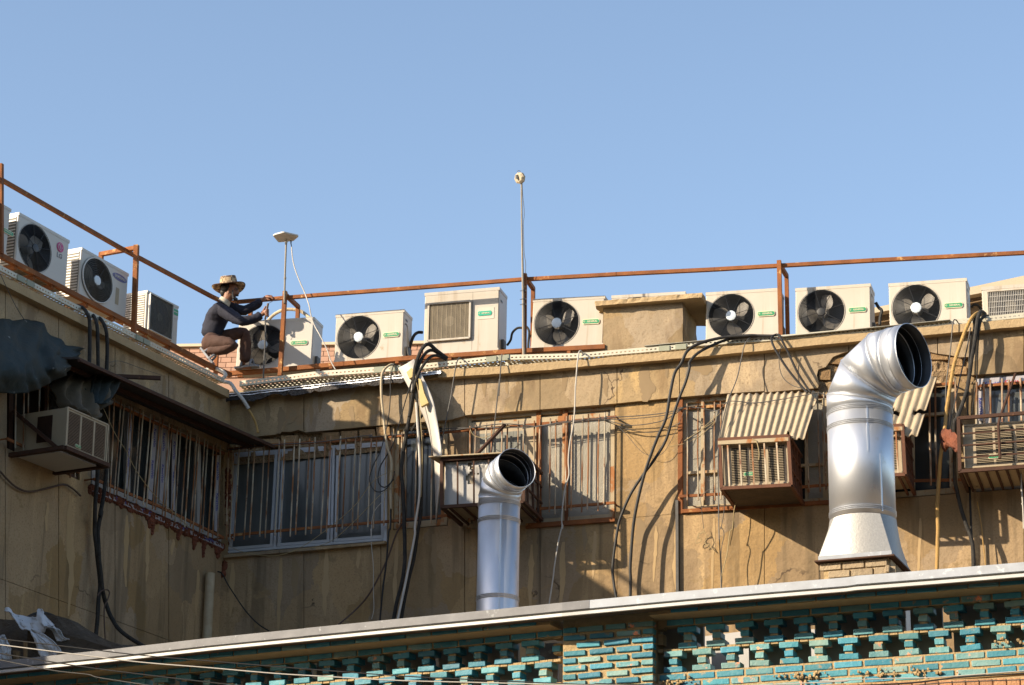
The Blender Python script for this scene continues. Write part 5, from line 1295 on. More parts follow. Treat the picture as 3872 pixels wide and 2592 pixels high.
# ================================================================== tarpaulins on the left wing
def cloth(name, label, cat, curves, fr, mat, amp=.03, sc=5, nu=60, sub=7, thick=.006, foldf=None):
    """curves: lists of (px, py, off) from top to bottom; lofted with wrinkles"""
    C = []
    for c in curves:
        P = spline([V(p) for p in c], 10); L = [0]
        for a, b in zip(P[:-1], P[1:]): L.append(L[-1] + (b.xy - a.xy).length)
        out = []; k = 0
        for i in range(nu + 1):
            d = L[-1] * i / nu
            while k < len(L) - 2 and L[k + 1] < d: k += 1
            t = (d - L[k]) / max(1e-9, L[k + 1] - L[k]); out.append(P[k].lerp(P[k + 1], min(1, t)))
        C.append(out)
    cols = [spline([c[i] for c in C], sub) for i in range(nu + 1)]
    m = MB(); rows = []
    for j in range(len(cols[0])):
        row = []
        for i in range(nu + 1):
            x, y, o = cols[i][j]; s, t = i / nu, j / (len(cols[0]) - 1)
            q = fr.hit(x, y, o); d = noise.fractal(V((s * sc, t * sc * .6, 3.3)), 1, 2, 3) * amp
            if foldf: d += foldf(s, t)
            row.append(q + fr.n * d)
        rows.append(row)
    m.grid(rows); o = m.build(name, mat, smooth=True); md = o.modifiers.new('t', 'SOLIDIFY'); md.thickness = thick
    return tag(o, label, cat)
cloth('tarpaulin', 'big faded blue-black tarpaulin bulging over the left window, streaked with white', 'tarpaulin',
      [[(-120, 1205, .04), (0, 1203, .05), (70, 1206, .05), (130, 1212, .06), (158, 1222, .10), (172, 1232, .12), (196, 1266, .14), (240, 1300, .14), (285, 1311, .10), (315, 1318, .06)],
       [(-120, 1290, .45), (0, 1290, .46), (70, 1295, .45), (130, 1300, .42), (160, 1310, .34), (185, 1325, .40), (220, 1335, .40), (260, 1335, .32), (285, 1335, .22), (305, 1332, .12)],
       [(-120, 1400, .70), (0, 1400, .72), (70, 1405, .70), (130, 1405, .66), (175, 1400, .55), (205, 1395, .62), (235, 1390, .55), (262, 1380, .42), (282, 1365, .30), (296, 1350, .18)],
       [(-120, 1488, .55), (0, 1487, .55), (60, 1490, .55), (110, 1486, .52), (155, 1472, .46), (195, 1450, .44), (230, 1428, .40), (258, 1404, .34), (280, 1378, .24), (292, 1358, .16)]],
      LEFT, TARP, .05, 7, 90, 8, foldf=lambda s, t: (.05 * math.sin(s * 34 + t * 5) * max(0, s - .35) + .02 * math.sin(s * 60 - t * 9) * t * (s > .5)) * min(1, (1 - s) * 5))
cloth('tarpaulin', 'olive and blue cloth hanging in folds from the steel bar above the left air conditioner', 'tarpaulin',
      [[(262, 1402, .10), (285, 1400, .16), (310, 1428, .22), (330, 1436, .30), (360, 1420, .36), (448, 1422, .50)],
       [(200, 1458, .22), (250, 1462, .34), (290, 1475, .42), (330, 1500, .46), (370, 1490, .50), (430, 1470, .52)],
       [(205, 1498, .30), (245, 1525, .44), (290, 1545, .52), (335, 1556, .55), (375, 1545, .55), (412, 1510, .54)],
       [(215, 1520, .32), (250, 1540, .46), (300, 1560, .54), (335, 1585, .58), (362, 1588, .58), (400, 1530, .56)]],
      LEFT, TARPB, .04, 6, 70, 8, foldf=lambda s, t: .05 * math.sin(s * 26 - t * 6) * (.3 + t))
cloth('tarpaulin', 'dark blue upper flap of cloth slung from the steel bar beside the olive folds', 'tarpaulin',
      [[(268, 1404, .12), (300, 1425, .20), (320, 1440, .28), (345, 1424, .34), (400, 1418, .44), (446, 1422, .52)],
       [(280, 1430, .20), (305, 1470, .32), (325, 1490, .40), (350, 1475, .45), (400, 1455, .50), (438, 1448, .54)],
       [(300, 1480, .30), (318, 1515, .42), (332, 1525, .48), (350, 1528, .52), (385, 1528, .55), (405, 1522, .56)]],
      LEFT, TARP, .03, 5, 50, 8, foldf=lambda s, t: .03 * math.sin(s * 30 + t * 5) + .03)
m = MB(); m.bar(LEFT('B1', 1465, 195, .62), LEFT('B1', 845, 168, .0), .035, .04); tag(m.build('steel_bar', RUSTD), 'dark square steel bar sticking out of the left wing above the cloth', 'bar')
# ================================================================== cables, hoses, boards
def cable(name, label, cat, fr, pts, rpx, mat, n=7, per=6, grp=None, wob=0.0):
    """pts: (zoom key, x, y, off)"""
    P = spline([fr(*p) if isinstance(p[0], str) else fr.hit(*p) for p in pts], per)
    r = rpx / 335.0
    if wob: P = [p + V((noise.noise(p * 5), noise.noise(p * 5 + V((3, 3, 3))), 0)) * wob for p in P]
    m = MB(); m.tube(P, r, n); return tag(m.build(name, mat, smooth=True), label, cat, grp)
def c(keys, off=.2):
    """'KEY x,y[,off] x,y ...' -> points"""
    out = []; k = None; o = off
    for tkn in keys.split():
        if tkn in ZK: k = tkn; continue
        v = [float(a) for a in tkn.split(',')]
        if len(v) > 2: o = v[2]
        out.append((k, v[0], v[1], o))
    return out
cable('thick_cable', 'thick black cable of the crossing pair on the pier that ends further left', 'cable', MAIN,
      c('A5 700,970,.13 420,1000 250,1060,.18 100,1140,.25 20,1230,.28 B4 1465,100 1430,230 1370,380,.27 1310,560 1250,760,.24 1150,930 1040,1080,.22 930,1250 850,1430,.2 810,1568 C4 1010,120 1025,350 1060,560,.25'), 5.2, BLACKC, 9)
cable('thick_cable', 'thick black cable of the crossing pair on the pier that ends further right', 'cable', MAIN,
      c('A5 850,970,.13 700,968 600,966,.16 350,985,.18 130,1040,.26 0,1115,.30 B4 1390,60 1330,150 1290,330,.30 1250,560 1180,720,.28 1100,930 1040,1120,.26 985,1350 950,1568,.24 C4 1222,120 1225,300 1220,560'), 5.6, BLACKC, 9)
cable('thick_cable', 'nearer of two black cables dropping from the ledge to the awning corner', 'cable', MAIN, c('A5 880,955,.12 838,975,.18 830,1020,.24 880,1130,.26 990,1300 1120,1460,.28 1185,1530,.3'), 4.3, BLACKC)
cable('thick_cable', 'right-hand of two black cables dropping from the ledge to the awning corner', 'cable', MAIN, c('A5 870,965,.12 905,960,.18 935,1020,.22 1000,1150 1080,1320,.24 1160,1450 1215,1530,.28'), 4.3, BLACKC)
cable('thin_cable', 'thin dark wire curving from the ledge to the right end of the awning', 'cable', MAIN, c('A5 930,1060,.2 905,1160 910,1290,.2 950,1390 1040,1460 1150,1490,.26'), 1.5, GREYCORD)
cable('thin_cable', 'thin dark wire hanging from the tray down onto the corrugated awning', 'cable', MAIN, c('A5 640,985,.1 600,1000,.18 560,1070,.22 530,1200 490,1380,.3 420,1560,.4 B5 570,200 510,370,.5 440,720,.76 436,1100 440,1568 C5 585,150 598,400,.3 600,600'), 2.0, GREYCORD)
cable('white_wire', 'single white cord falling from the tray in front of the big window to the coping', 'cable', MAIN,
      c('A4 890,1000,.10 870,960,.14 848,975,.2 830,1080,.24 810,1350 B4 425,250 412,560 372,800,.22 360,950 365,1080 330,1200 300,1440 305,1568 C3 1775,90 1740,230 1700,480 1690,570 1640,900'), 2.6, WHITECORD)
cable('thin_cable', 'grey wire hooked over the tray, hanging in front of the curved white board', 'cable', MAIN, c('A3 1600,1050,.1 1575,1036,.15 1555,1060,.2 1530,1150,.22 1480,1460 B3 690,420 640,660 600,860 598,940'), 2.3, GREYCORD)
cable('thin_cable', 'grey wire hanging from the tray to the lid of the boxed air conditioner', 'cable', MAIN, c('A3 2045,995,.16 2030,1150,.22 2010,1460 B3 1095,300 1060,620 1030,900,.5 1005,1010,.8'), 2.3, GREYCORD)
cable('taped_hose', 'thickest black taped hose arching over the tray and running down left of the white board', 'hose', MAIN,
      c('A3 1440,1045,.05 1330,960,.12 1230,885,.2 1160,930,.28 1110,1050,.3 1080,1180 B3 370,380,.26 345,560,.22 310,750 275,950,.2 265,1100 280,1300 290,1568 C3 320,250 310,520,.22 250,780 205,1000'), 7.2, TAPE, 9, wob=.008)
cable('taped_hose', 'black taped hose next to the thickest one, running down beside a white conduit', 'hose', MAIN,
      c('A3 1410,1045,.05 1300,960,.12 1215,968,.2 1140,1080,.27 1110,1200,.28 B3 400,420,.25 405,620,.2 430,800 440,950 435,1200,.2 425,1450 C3 440,150 400,400 330,700 280,1000'), 6.4, TAPE, 9, wob=.006)
cable('taped_hose', 'third black taped hose curling over the tray into the bundle by the yellow foam', 'hose', MAIN,
      c('A3 1430,1060,.05 1330,1012,.12 1250,1030,.2 1180,1110,.28 1120,1220,.3 1060,1400,.28 B3 360,420,.26 330,620'), 5.6, TAPE, 9, wob=.006)
cable('taped_hose', 'short black hose bending behind the white board to the window', 'hose', MAIN, c('B3 440,540,.1 445,600 400,660 350,740,.08'), 5, TAPE)
cable('white_conduit', 'white plastic conduit running down the middle of the black hose bundle', 'conduit', MAIN, c('B3 390,500,.24 400,680 412,850 420,1050 415,1300 380,1540 C3 412,180 370,400 320,650 245,1000'), 4.6, WHITEP, 8)
cable('thin_cable', 'brown wire pair hanging inside the hose bundle', 'cable', MAIN, c('D2 380,520,.3 375,700 420,900 440,1100 B3 440,900 B3 430,1300,.23'), 1.4, YWIRE)
cable('grey_conduit', 'weathered beige conduit bent down from the tray left of the hose bundle', 'conduit', MAIN, c('B3 215,185,.1 170,180,.16 115,225,.2 95,300 95,450 110,600 125,750 145,880 180,1000,.18 172,1200 175,1400'), 4.8, BEIGEHOSE, 8)
cable('black_conduit', 'straight black conduit going down the wall right of the white window', 'conduit', MAIN, c('B3 178,1180,.16 175,1400 170,1568 C3 170,150 150,420 120,650 85,1010'), 3.4, BLACKC, 7)
cable('looped_cable', 'black wire from the tray with a big loop in front of the white window', 'cable', MAIN,
      c('B3 225,185,.1 200,180,.16 172,290,.2 170,450 150,650 90,900,.22 30,1020 -5,1130 10,1210 60,1255 130,1235 190,1150 205,1080'), 2.0, BLACKC)
cable('looped_cable', 'dark wire slanting from the hose bundle into a small loop by the window jamb', 'cable', MAIN,
      c('D2 310,690,.25 B3 350,320 300,480 230,730 180,880,.2 90,1030 65,1130 80,1195 130,1215 200,1150'), 2.2, BLACKC)
cable('brown_pipe', 'thin rust-brown pipe leaning diagonally across the shaded wall', 'pipe', MAIN, c('B3 300,1490,.1 C3 240,170 150,420 0,710 C2 1700,820 1500,990,.3'), 3.2, BROWNP)
cable('black_cable', 'black cable hanging in a slack curve from the white plastic pipe', 'cable', MAIN, c('C2 325,430,.15 370,450 430,560 520,700 620,840 740,960 900,1060,.3'), 2.4, BLACKC)
cable('white_wire', 'thin white cord hanging down the shaded wall below the white window', 'cable', MAIN, c('B2 1560,1000,.15 1480,1110 1465,1300 C2 1860,0 1865,150 1885,380 1885,600 1890,800 1868,905'), 1.2, WHITECORD)
cable('straw_wire', 'straw wire sagging below the white window and up to its grille', 'wire', MAIN, c('B2 245,1370,.05 400,1438,.12 650,1460,.15 850,1400 1100,1230,.18 1330,1030 1480,830,.2 1640,740'), 1.1, YWIRE)
cable('straw_wire', 'second straw-coloured wire rising across the white window below the first', 'wire', MAIN, c('B2 650,1465,.15 850,1415 1100,1350 1300,1190,.18 1560,930,.2 1680,880'), 1.1, YWIRE)
cable('straw_wire', 'straw-coloured wire running down past the sill of the left wing window', 'wire', LEFT, c('B1 935,450,.25 1050,700 1150,860 1250,1050 1400,1250 1560,1400 1720,1550,.2'), 1.3, YWIRE)
cable('straw_wire', 'thin wire crossing the wall diagonally in front of the left wing window top', 'wire', LEFT, c('B1 1000,50,.1 1100,40 1300,110,.1 1480,170'), .9, GREYCORD)
for i, (lab, s_, r_) in enumerate((('black wires bunched along the top of the window bars left of the mast', 'B2 250,565,.16 640,520 1000,500 1450,440 B3 0,792 300,765 600,745 840,715 1130,680 1420,705', 2.0),
                                   ('upper dark wire tied along the window bars, passing over the tan pier', 'B3 350,750,.15 660,720 840,715 B4 0,640 300,595 640,560 790,550 1000,538 1250,510 1430,460', 1.8),
                                   ('lower dark wire tied along the bars and over the tan pier', 'B4 -60,655,.16 300,605 640,570 790,572 1000,560 1250,530 1400,475', 1.5),
                                   ('wire sagging slightly across the tan pier under the wire bunch', 'B4 640,560,.14 700,580 830,610 940,625 1100,610 1250,570 1410,470', 1.6),
                                   ('deepest sagging wire across the tan pier', 'B4 650,560,.13 800,625,.06 940,670 1100,690 1250,660 1380,600,.1', 1.4),
                                   ('thin wire dropping in a curve across the tan pier behind the thick cables', 'B4 700,590,.08 800,630 900,720 1000,840 1100,900 1220,880 1330,700 1420,480', .9),
                                   ('straw wire from the pier window across the panes to the awning', 'B4 1270,820,.1 1420,790 1560,720,.15 1700,590 B5 100,700 250,600 330,530 450,430', 1.1),
                                   ('dark wire running along the upper part of the corrugated awning', 'B5 20,380,.18 120,365 250,375 430,400 540,310,.3 800,325 1050,290 1280,250 1420,225 1520,260', 1.7))):
    cable('tied_wire' if i < 3 else 'sagging_wire', lab, 'wire', MAIN, c(s_), r_, YWIRE if 'straw' in lab else GREYCORD)
cable('straw_wire', 'pale string looped in front of the white infill panel of the big window', 'wire', MAIN, c('B3 845,720,.16 870,770 930,795 1000,785 1080,730 1180,700'), 1.2, YWIRE)
cable('straw_wire', 'pale string tail dangling over the bars of the cage under the awning', 'wire', MAIN, c('B5 770,680,.79 810,705 830,770 838,830 834,890'), 1.8, YWIRE)
for lab, s_, r_, mt_ in (('thin wire dropping from the cage under the awning to the coping, leftmost', 'B5 290,1568,.2 265,1330,.25 260,1260 330,1190 430,1175,.5', 1.0, GREYCORD),
                         ('olive cord hanging under the cage of the awning unit', 'B5 610,1310,.3 590,1390 575,1568,.25 C5 690,30 660,250 610,460 605,590', 1.7, YWIRE),
                         ('dark olive wire beside the cord under the cage', 'B5 497,1240,.2 490,1400 460,1568 C5 600,-20 630,60 600,230 610,480 600,600', 1.4, GREYCORD)):
    cable('hanging_wire', lab, 'wire', MAIN, c(s_), r_, mt_)
cable('tangled_wire', 'small tangle of rusty wire hanging on the sunlit wall below the awning unit', 'wire', MAIN, c('C5 420,-20,.06 430,40 370,50 375,90 345,120 350,145 395,130 400,100 360,90 385,60 430,30 455,90 440,140 480,190 510,205,.04 470,150 430,180'), 1.2, YWIRE)
m = MB(); m.bar(MAIN('B4', 1350, 1310, .03), MAIN('C5', 163, 700, .03), .022, .03, MAIN.u); tag(m.build('rain_pipe', GREYCORD), 'narrow grey square pipe standing against the sunlit wall left of the awning', 'pipe')
# right-hand bundle
cable('yellow_hose', 'yellow and rust coloured insulated hose hanging from the right end of the ledge', 'hose', MAIN,
      c('B7 790,105,-.1 745,125,.1 690,190,.2 620,330,.25 560,500 500,700 460,900 430,1120,.25 400,1300 380,1500,.3 B8 290,250,.3 265,500 250,750 248,950 250,1120 243,1500'), 6.6, YELLOWP, 9, wob=.006)
cable('taped_hose', 'fat black hose over the right end of the ledge, reaching the rag', 'hose', MAIN,
      c('B7 860,120,-.1 812,92,.12 775,180,.22 740,420,.25 700,680 670,900 640,1050,.3 590,1200 530,1350,.5 500,1450,.5 B8 420,480,.3 430,620,.25 470,800 530,1000 590,1180 610,1500'), 7.0, TAPE, 9, wob=.005)
cable('taped_hose', 'second black hose bending over the right end of the ledge', 'hose', MAIN, c('B7 900,145,-.08 860,145,.1 810,195,.2 785,300,.22 750,430 720,600,.24'), 5.4, TAPE, 8)
cable('taped_hose', 'black hose behind the yellow one at the right end of the ledge', 'hose', MAIN, c('B7 800,100,.0 735,190,.14 730,260 715,450,.15 690,640'), 4.8, TAPE, 8)
cable('thin_cable', 'thin dark wire hooked over the tray beside the mouth of the fat pipe', 'cable', MAIN, c('B7 545,230,.1 515,190,.16 480,230,.2 450,560 400,960 395,1200,.2'), 2.2, GREYCORD)
cable('thin_cable', 'grey wire slanting beside the yellow hose', 'cable', MAIN, c('B7 690,280,.18 640,560 570,850 520,1090,.22 470,1300 440,1480'), 2.4, GREYCORD)
cable('thin_cable', 'dark wire hanging straight down right of the yellow hose', 'cable', MAIN, c('B7 705,290,.1 680,520 665,900 655,1350'), 2.6, BLACKC)
cable('thin_cable', 'dark wire right of the fat black hose', 'cable', MAIN, c('B7 790,330,.1 775,600 770,800 740,1050 705,1300'), 2.0, BLACKC)
cable('black_conduit', 'black conduit down the wall below the cage at the right edge', 'conduit', MAIN, c('B8 565,580,.12 575,900 588,1200 596,1500'), 4.0, BLACKC)
cable('straw_wire', 'orange-yellow wire below the cage at the right edge', 'wire', MAIN, c('B8 640,780,.1 680,1000 700,1200 728,1440'), 1.9, YELLOWP)
cable('white_wire', 'knotted white rope end hanging at the right edge under the cage', 'rope', MAIN, c('B8 1075,500,.5 1078,650 1090,790 1080,800 1092,820 1100,1045'), 2.6, WHITECORD)
cable('taped_hose', 'black hose curling out beside the last unit at the right edge', 'hose', MAIN, c('A6 1235,690,-.5 1260,665 1300,668 1335,715 1345,760,-.2'), 4.6, TAPE)
cable('taped_hose', 'tangle of black hose between the two right units', 'hose', MAIN, c('A6 290,640,-.5 320,690 350,720,-.4 335,790 330,860'), 6, BLACKC)
cable('taped_hose', 'black hose rising beside the low unit with the blue-white hub', 'hose', MAIN, c('A3 1165,755,-.7 1110,757 1065,800,-.6 1035,880 1018,950 1012,1015'), 6.2, TAPE)
cable('taped_hose', 'black hose looping left of the mast behind the railing', 'hose', MAIN, c('A3 2275,705,-.5 2215,708 2160,760,-.5 2140,840 2100,900'), 4.6, TAPE)
cable('taped_hose', 'black hose bending down right of the mast', 'hose', MAIN, c('A4 262,690,-.5 290,725 296,780,-.45 288,870 285,1000,-.3 290,1080'), 4.6, TAPE)
cable('beige_hose', 'beige insulated hose arching over the unit behind the man', 'hose', MAIN, c('A2 810,960,-.75 880,890 960,848,-.7 1040,838 1120,850 1180,880 1250,945,-.6 1285,1030 1295,1100'), 6.6, BEIGEHOSE, 9, wob=.004)
cable('taped_hose', 'black sleeve of the hose beside the unit behind the man', 'hose', MAIN, c('A2 1290,1080,-.6 1290,1180 1270,1280 1262,1385'), 8.5, BLACKC, 8)
cable('thin_cable', 'black wire plugged into the side of the unit behind the man', 'cable', MAIN, c('A2 1198,1060,-.45 1215,1090 1240,1150 1275,1195 1300,1195,-.55'), 3, BLACKC)
cable('thin_cable', 'black wire hanging along the side of the low unit with the blue-white hub', 'cable', MAIN, c('A3 975,660,-.4 995,690 1000,800 995,930,-.4 1010,1010'), 2.2, GREYCORD)
# left wing hoses
cable('black_hose', 'leftmost of three black hoses hanging over the left wing ledge', 'hose', LEFT, c('A1 560,1090,-.05 610,1105,.1 645,1150,.2 665,1230,.22 662,1568 B1 820,100 800,160,.2 770,200'), 6.6, TAPE, 8)
cable('black_hose', 'middle of three black hoses hanging over the left wing ledge', 'hose', LEFT, c('A1 660,1150,-.05 695,1170,.12 720,1250,.2 725,1400 728,1568 B1 905,120 915,170,.2'), 6.6, TAPE, 8)
cable('black_hose', 'rightmost of three black hoses hanging over the left wing ledge', 'hose', LEFT, c('A1 700,1170,-.05 745,1190,.12 785,1270,.2 795,1400 790,1568 B1 975,60 973,170,.2'), 6.6, TAPE, 8)
cable('black_hose', 'taped hose on the shaded left wall that drops straight down', 'hose', LEFT, c('B1 895,1000,.14 885,1150 868,1350 868,1568,.1 C1 815,120 815,300 838,500 856,700,.1 845,820 838,950 820,1200'), 7.4, TAPE, 8, wob=.006)
cable('black_hose', 'taped hose on the shaded left wall that swings right to the coping', 'hose', LEFT, c('B1 975,1000,.14 955,1200 915,1450 C1 872,80 840,260,.12 850,480 866,640 878,760,.12 915,890 960,1000,.2 1040,1110,.3 1240,1240,.5'), 7.4, TAPE, 8, wob=.006)
cable('brown_pipe', 'thin brown tube curling from the knot of the left wall hoses', 'tube', LEFT, c('C1 835,800,.16 870,760 920,750 938,780 920,840 895,900 895,1050 905,1230'), 2.4, BROWNP)
cable('brown_pipe', 'brown wavy tube fixed on the shaded wall under the left air conditioner', 'tube', LEFT, c('B1 -40,1020,.04 0,1045 60,1110 150,1190 270,1230 430,1200 580,1165 660,1200 735,1268'), 3.6, BROWNP)
cable('corrugated_hose', 'grey ribbed hose coming over the inner roof corner by the man', 'hose', MAIN, c('A2 195,1440,-.05 260,1418,.1 330,1432,.22 400,1480,.28 B2 200,-20 270,0,.3 320,70 375,135 425,215,.25'), 7.0, WHITEP, 9)
cable('copper_hose', 'reddish stub continuing the ribbed hose down the corner', 'hose', MAIN, c('B2 428,225,.24 460,280 490,350,.2 505,420'), 4.4, YELLOWP, 8)
cable('corrugated_hose', 'black ribbed hose arched over the rubbish at the lower left', 'hose', LEFT, c('C1 230,1000,.9 290,968 360,955 430,970 500,1010 560,1060 610,1120'), 7.5, TAPE, 8)
cable('thin_cable', 'thin dark wire hanging down the plaster at the far left under the ledge', 'cable', LEFT, c('A1 0,850,.2 60,980,.18 120,1100 180,1195,.15'), 1.3, GREYCORD)
# white plastic pipe in the corner
m = MB(); a_, b_ = MAIN.hit(810, 2168, .35), MAIN.hit(782, 2418, .35); a_ = V((b_.x, b_.y, a_.z)) + MAIN.u * .0; m.lathe(V((b_.x, b_.y, ZR)), (0, 0, 1), [(.052, 0), (.052, a_.z - ZR), (.045, a_.z - ZR), (.045, a_.z - ZR - .1)], 20)
tag(m.build('plastic_pipe', BEIGEHOSE, smooth=True), 'upright cream plastic pipe with an open top in the shaded corner', 'pipe')
# curved white board and foam slabs tied to the hose bundle
def ribbon(name, label, cat, L_, R_, fr, mat, th=.012, per=8, mat2=None):
    a_ = spline([fr(*p) for p in c(L_)], per); b_ = spline([fr(*p) for p in c(R_)], per); m = MB(); m.grid([[x, (x + y) / 2 - fr.n * .01, y] for x, y in zip(a_, b_)])
    o = m.build(name, mat, smooth=True); md = o.modifiers.new('t', 'SOLIDIFY'); md.thickness = th
    return tag(o, label, cat)
ribbon('curved_board', 'long curved white plastic strip bowing out from the hose bundle in front of the wall', 'board',
       'D2 30,480,.22 250,900,.24 B3 470,660,.22 525,900 545,1050 555,1530,.2', 'D2 340,305,.22 530,700,.30 700,1100,.34 B3 560,640,.32 585,800 600,960 600,1445,.22', MAIN, WHITEP)
m = MB(); a_ = MAIN('D2', 190, 560, .27); m.slab([MAIN('D2', x, y, .30) for x, y in ((190, 560), (290, 480), (345, 520), (345, 640), (245, 690))], -MAIN.n * .05); tag(m.build('foam_block', YFOAM), 'small yellow foam block tied to the hose bundle near its top', 'block')
m = MB(); m.slab([MAIN('D2', x, y, .36) for x, y in ((430, 690), (475, 700), (540, 980), (625, 1170), (480, 1245), (455, 1150))], -MAIN.n * .05); tag(m.build('foam_slab', YFOAM), 'long yellow foam slab wedged against the curved white strip', 'slab')
# overhead wires in the street, close to the camera
ST = Frame(CAM + ray(1936, 2450) * (13.0 / ray(1936, 2450).dot(FWD)), 196)
def swire(label, s_, rpx, mat):
    P = spline([ST(*p) for p in c(s_, 0)], 8); m = MB(); m.tube(P, rpx / 765, 6); tag(m.build('overhead_wire', mat, smooth=True), label, 'wire')
swire('white overhead wire sagging across the lower left in front of the coping', 'C1 -200,1196 0,1221 600,1297 1200,1370 1813,1420 C2 900,1450 1400,1480 2119,1520 C3 900,1541 1954,1566 C4 900,1568 1912,1590', 2.3, WHITECORD)
swire('upper black overhead wire at the lower left', 'C1 -200,1145 0,1170 600,1240 1200,1310 1813,1362 C2 1000,1388 2119,1472 C3 1000,1518 1954,1560 C4 900,1550 1912,1580', 2.2, BLACKC)
swire('lower black overhead wire at the lower left corner', 'C1 -200,1265 0,1296 700,1408 1300,1485 1813,1545 C2 600,1575 900,1620', 2.4, BLACKC)
swire('lowest grey overhead wire at the lower left corner', 'C1 -200,1310 0,1351 450,1440 750,1475 850,1503 1270,1568 1400,1590', 2.0, GREYCORD)
swire('white overhead wire along the bottom right under the openwork wall', 'C5 900,1570 1854,1528 C6 0,1532 600,1510 1000,1500 1749,1445 2000,1428', 2.0, WHITECORD)
swire('black overhead wire along the bottom right corner', 'C6 100,1580 750,1550 1200,1500 1749,1466 2000,1450', 3.0, BLACKC)
swire('grey overhead wire at the very bottom right corner', 'C6 600,1590 1100,1545 1749,1520 2000,1512', 2.0, GREYCORD)

# ================================================================== aerials
ANT = thing('antenna_panel', 'flat white satellite internet panel on a thin pole above the corner post', 'antenna', MAIN.hit(1076, 1180, -.08))
pb, pt = MAIN('A7', 655, 1560, -.075), MAIN('A7', 690, 365, -.075)
m = MB(); m.tube([pb, V((pt.x + (pb.x - pt.x) * .3, pt.y + (pb.y - pt.y) * .3, (pt.z + pb.z) / 2)), pt], .0115, 8); m.tube([MAIN('A7', 668, 1060, -.075) - V((0, 0, .012)), MAIN('A7', 668, 1060, -.075) + V((0, 0, .012))], .015, 8); m.build('pole', POLEM, ANT, smooth=True)
pc = pt + V((0, 0, .03)); hz_ = Frame(pc, 196)
def hplane(k, x, y, z):
    d = ray(*Q(k, x, y)); t = (z - CAM.z) / d.z; return CAM + d * t
tp = [hplane('A7', x, y, pc.z + .012 * (y < 300)) for x, y in ((530, 350), (440, 245), (428, 228), (470, 205), (610, 168), (650, 166), (920, 228), (935, 240), (925, 255), (840, 326), (815, 334), (550, 356))]
m = MB(); m.slab(tp, V((0, 0, .022))); o = m.build('panel', WHITEP, ANT)
bv = o.modifiers.new('b', 'BEVEL'); bv.width = .006; bv.segments = 2
m = MB(); m.lathe(pt - V((0, 0, .012)), (0, 0, 1), [(.013, 0), (.017, .02), (.017, .045)], 12); m.build('mount', WHITEP, ANT, smooth=True)
m = MB(); m.tube([MAIN('A7', 785, 318, -.06), MAIN('A7', 785, 375, -.06), MAIN('A7', 800, 450, -.06)], [.010, .007, .004], 8); m.build('plug', BLACKP, ANT, smooth=True)
cable('white_wire', 'white cord hanging in a long curve from the satellite panel to the tray', 'cable', MAIN, c('A2 1052,222,-.06 1060,320 1075,400 1100,480 1140,580 1180,670 1225,800,-.0 1245,900 1280,1000 1330,1090,.05 1400,1230 1440,1350 1485,1432,.06'), 2.3, WHITECORD)
MST = thing('mast', 'tall thin grey mast with a small round receiver on top', 'mast', MAIN.hit(1980, 1375, -.06))
m = MB(); pz_ = [MAIN.hit(x, y, -.055) for x, y in ((1981, 1372), (1979, 1200), (1977.6, 1100), (1973, 850), (1971.5, 660))]; m.tube(pz_, [.017, .017, .0145, .0105, .0095], 8); m.build('pole', POLEM, MST, smooth=True)
for y in (1100, 1132, 1152): 
    m = MB(); p = MAIN.hit(1979, y, -.055); m.lathe(p, (0, 0, 1), [(.019, -.008), (.019, .008)], 10); m.bar(p - MAIN.u * .04, p + MAIN.u * .04, .006, .006); m.build('clamp', GREYCORD, MST)
pc = MAIN('A9', 352, 232, -.02); ax = (MAIN.n * .85 + MAIN.u * -.35 + V((0, 0, -.25))).normalized()
m = MB(); m.lathe(pc, ax, [(.001, .012), (.045, .012), (.068, -.004), (.07, -.03), (.05, -.045)], 8); m.build('receiver', BEIGEP, MST)
m = MB(); m.box(pc + ax * .012 - MAIN.u * .022 + V((0, 0, -.01)), MAIN.u * .024, ax * .02, V((0, 0, .05))); m.tube([pc + ax * .03 + MAIN.u * .015 + V((0, 0, .07 + .02 * 0)) + (MAIN.u * math.cos(t) + V((0, 0, math.sin(t)))) * .018 for t in [i * .35 for i in range(10)]], .003, 5); m.build('bracket', GREYCORD, MST)
cable('thin_cable', 'thin wire clinging to the tall mast', 'cable', MAIN, c('A9 405,190,.0 392,260 396,420,-.04 410,560 414,680 404,780 410,1000 415,1130 432,1250 428,1370,-.05'), 1.1, GREYCORD)

# ================================================================== rubbish at the lower left, on the annex roof
RB = Frame(GL.hit(200, 2420, -1.3), 205)
m = MB(); rows = []
for j in range(9):
    row = []
    for i in range(17):
        s, t = i / 16, j / 8
        x = -60 + 560 * s; ytop = 2336 + 20 * math.sin(s * 9) + (150 * max(0, s - .42) * 1.25) + 30 * max(0, .12 - s) * -6; y = ytop * (1 - t) + 2540 * t
        p = RB.hit(x, y, -.25 + .35 * t); row.append(p + RB.n * .06 * noise.noise(p * 4) + V((0, 0, .03 * noise.noise(p * 8))))
    rows.append(row)
m.grid(rows); o = m.build('rubbish_heap', BROWNBD); tag(o, 'heap of rotten brown boards under the torn white sheet at the lower left', 'rubbish'); md = o.modifiers.new('t', 'SOLIDIFY'); md.thickness = .03
m = MB(); a_, b_ = RB('D1', 560, 560, .0), RB('C1', 1000, 1262, -.1); m.slab([a_, b_, b_ - V((0, 0, .10)), a_ - V((0, 0, .22))], -RB.n * .04); tag(m.build('rotten_board', BROWNBD), 'long brown board sloping from the torn white sheet to the coping', 'board')
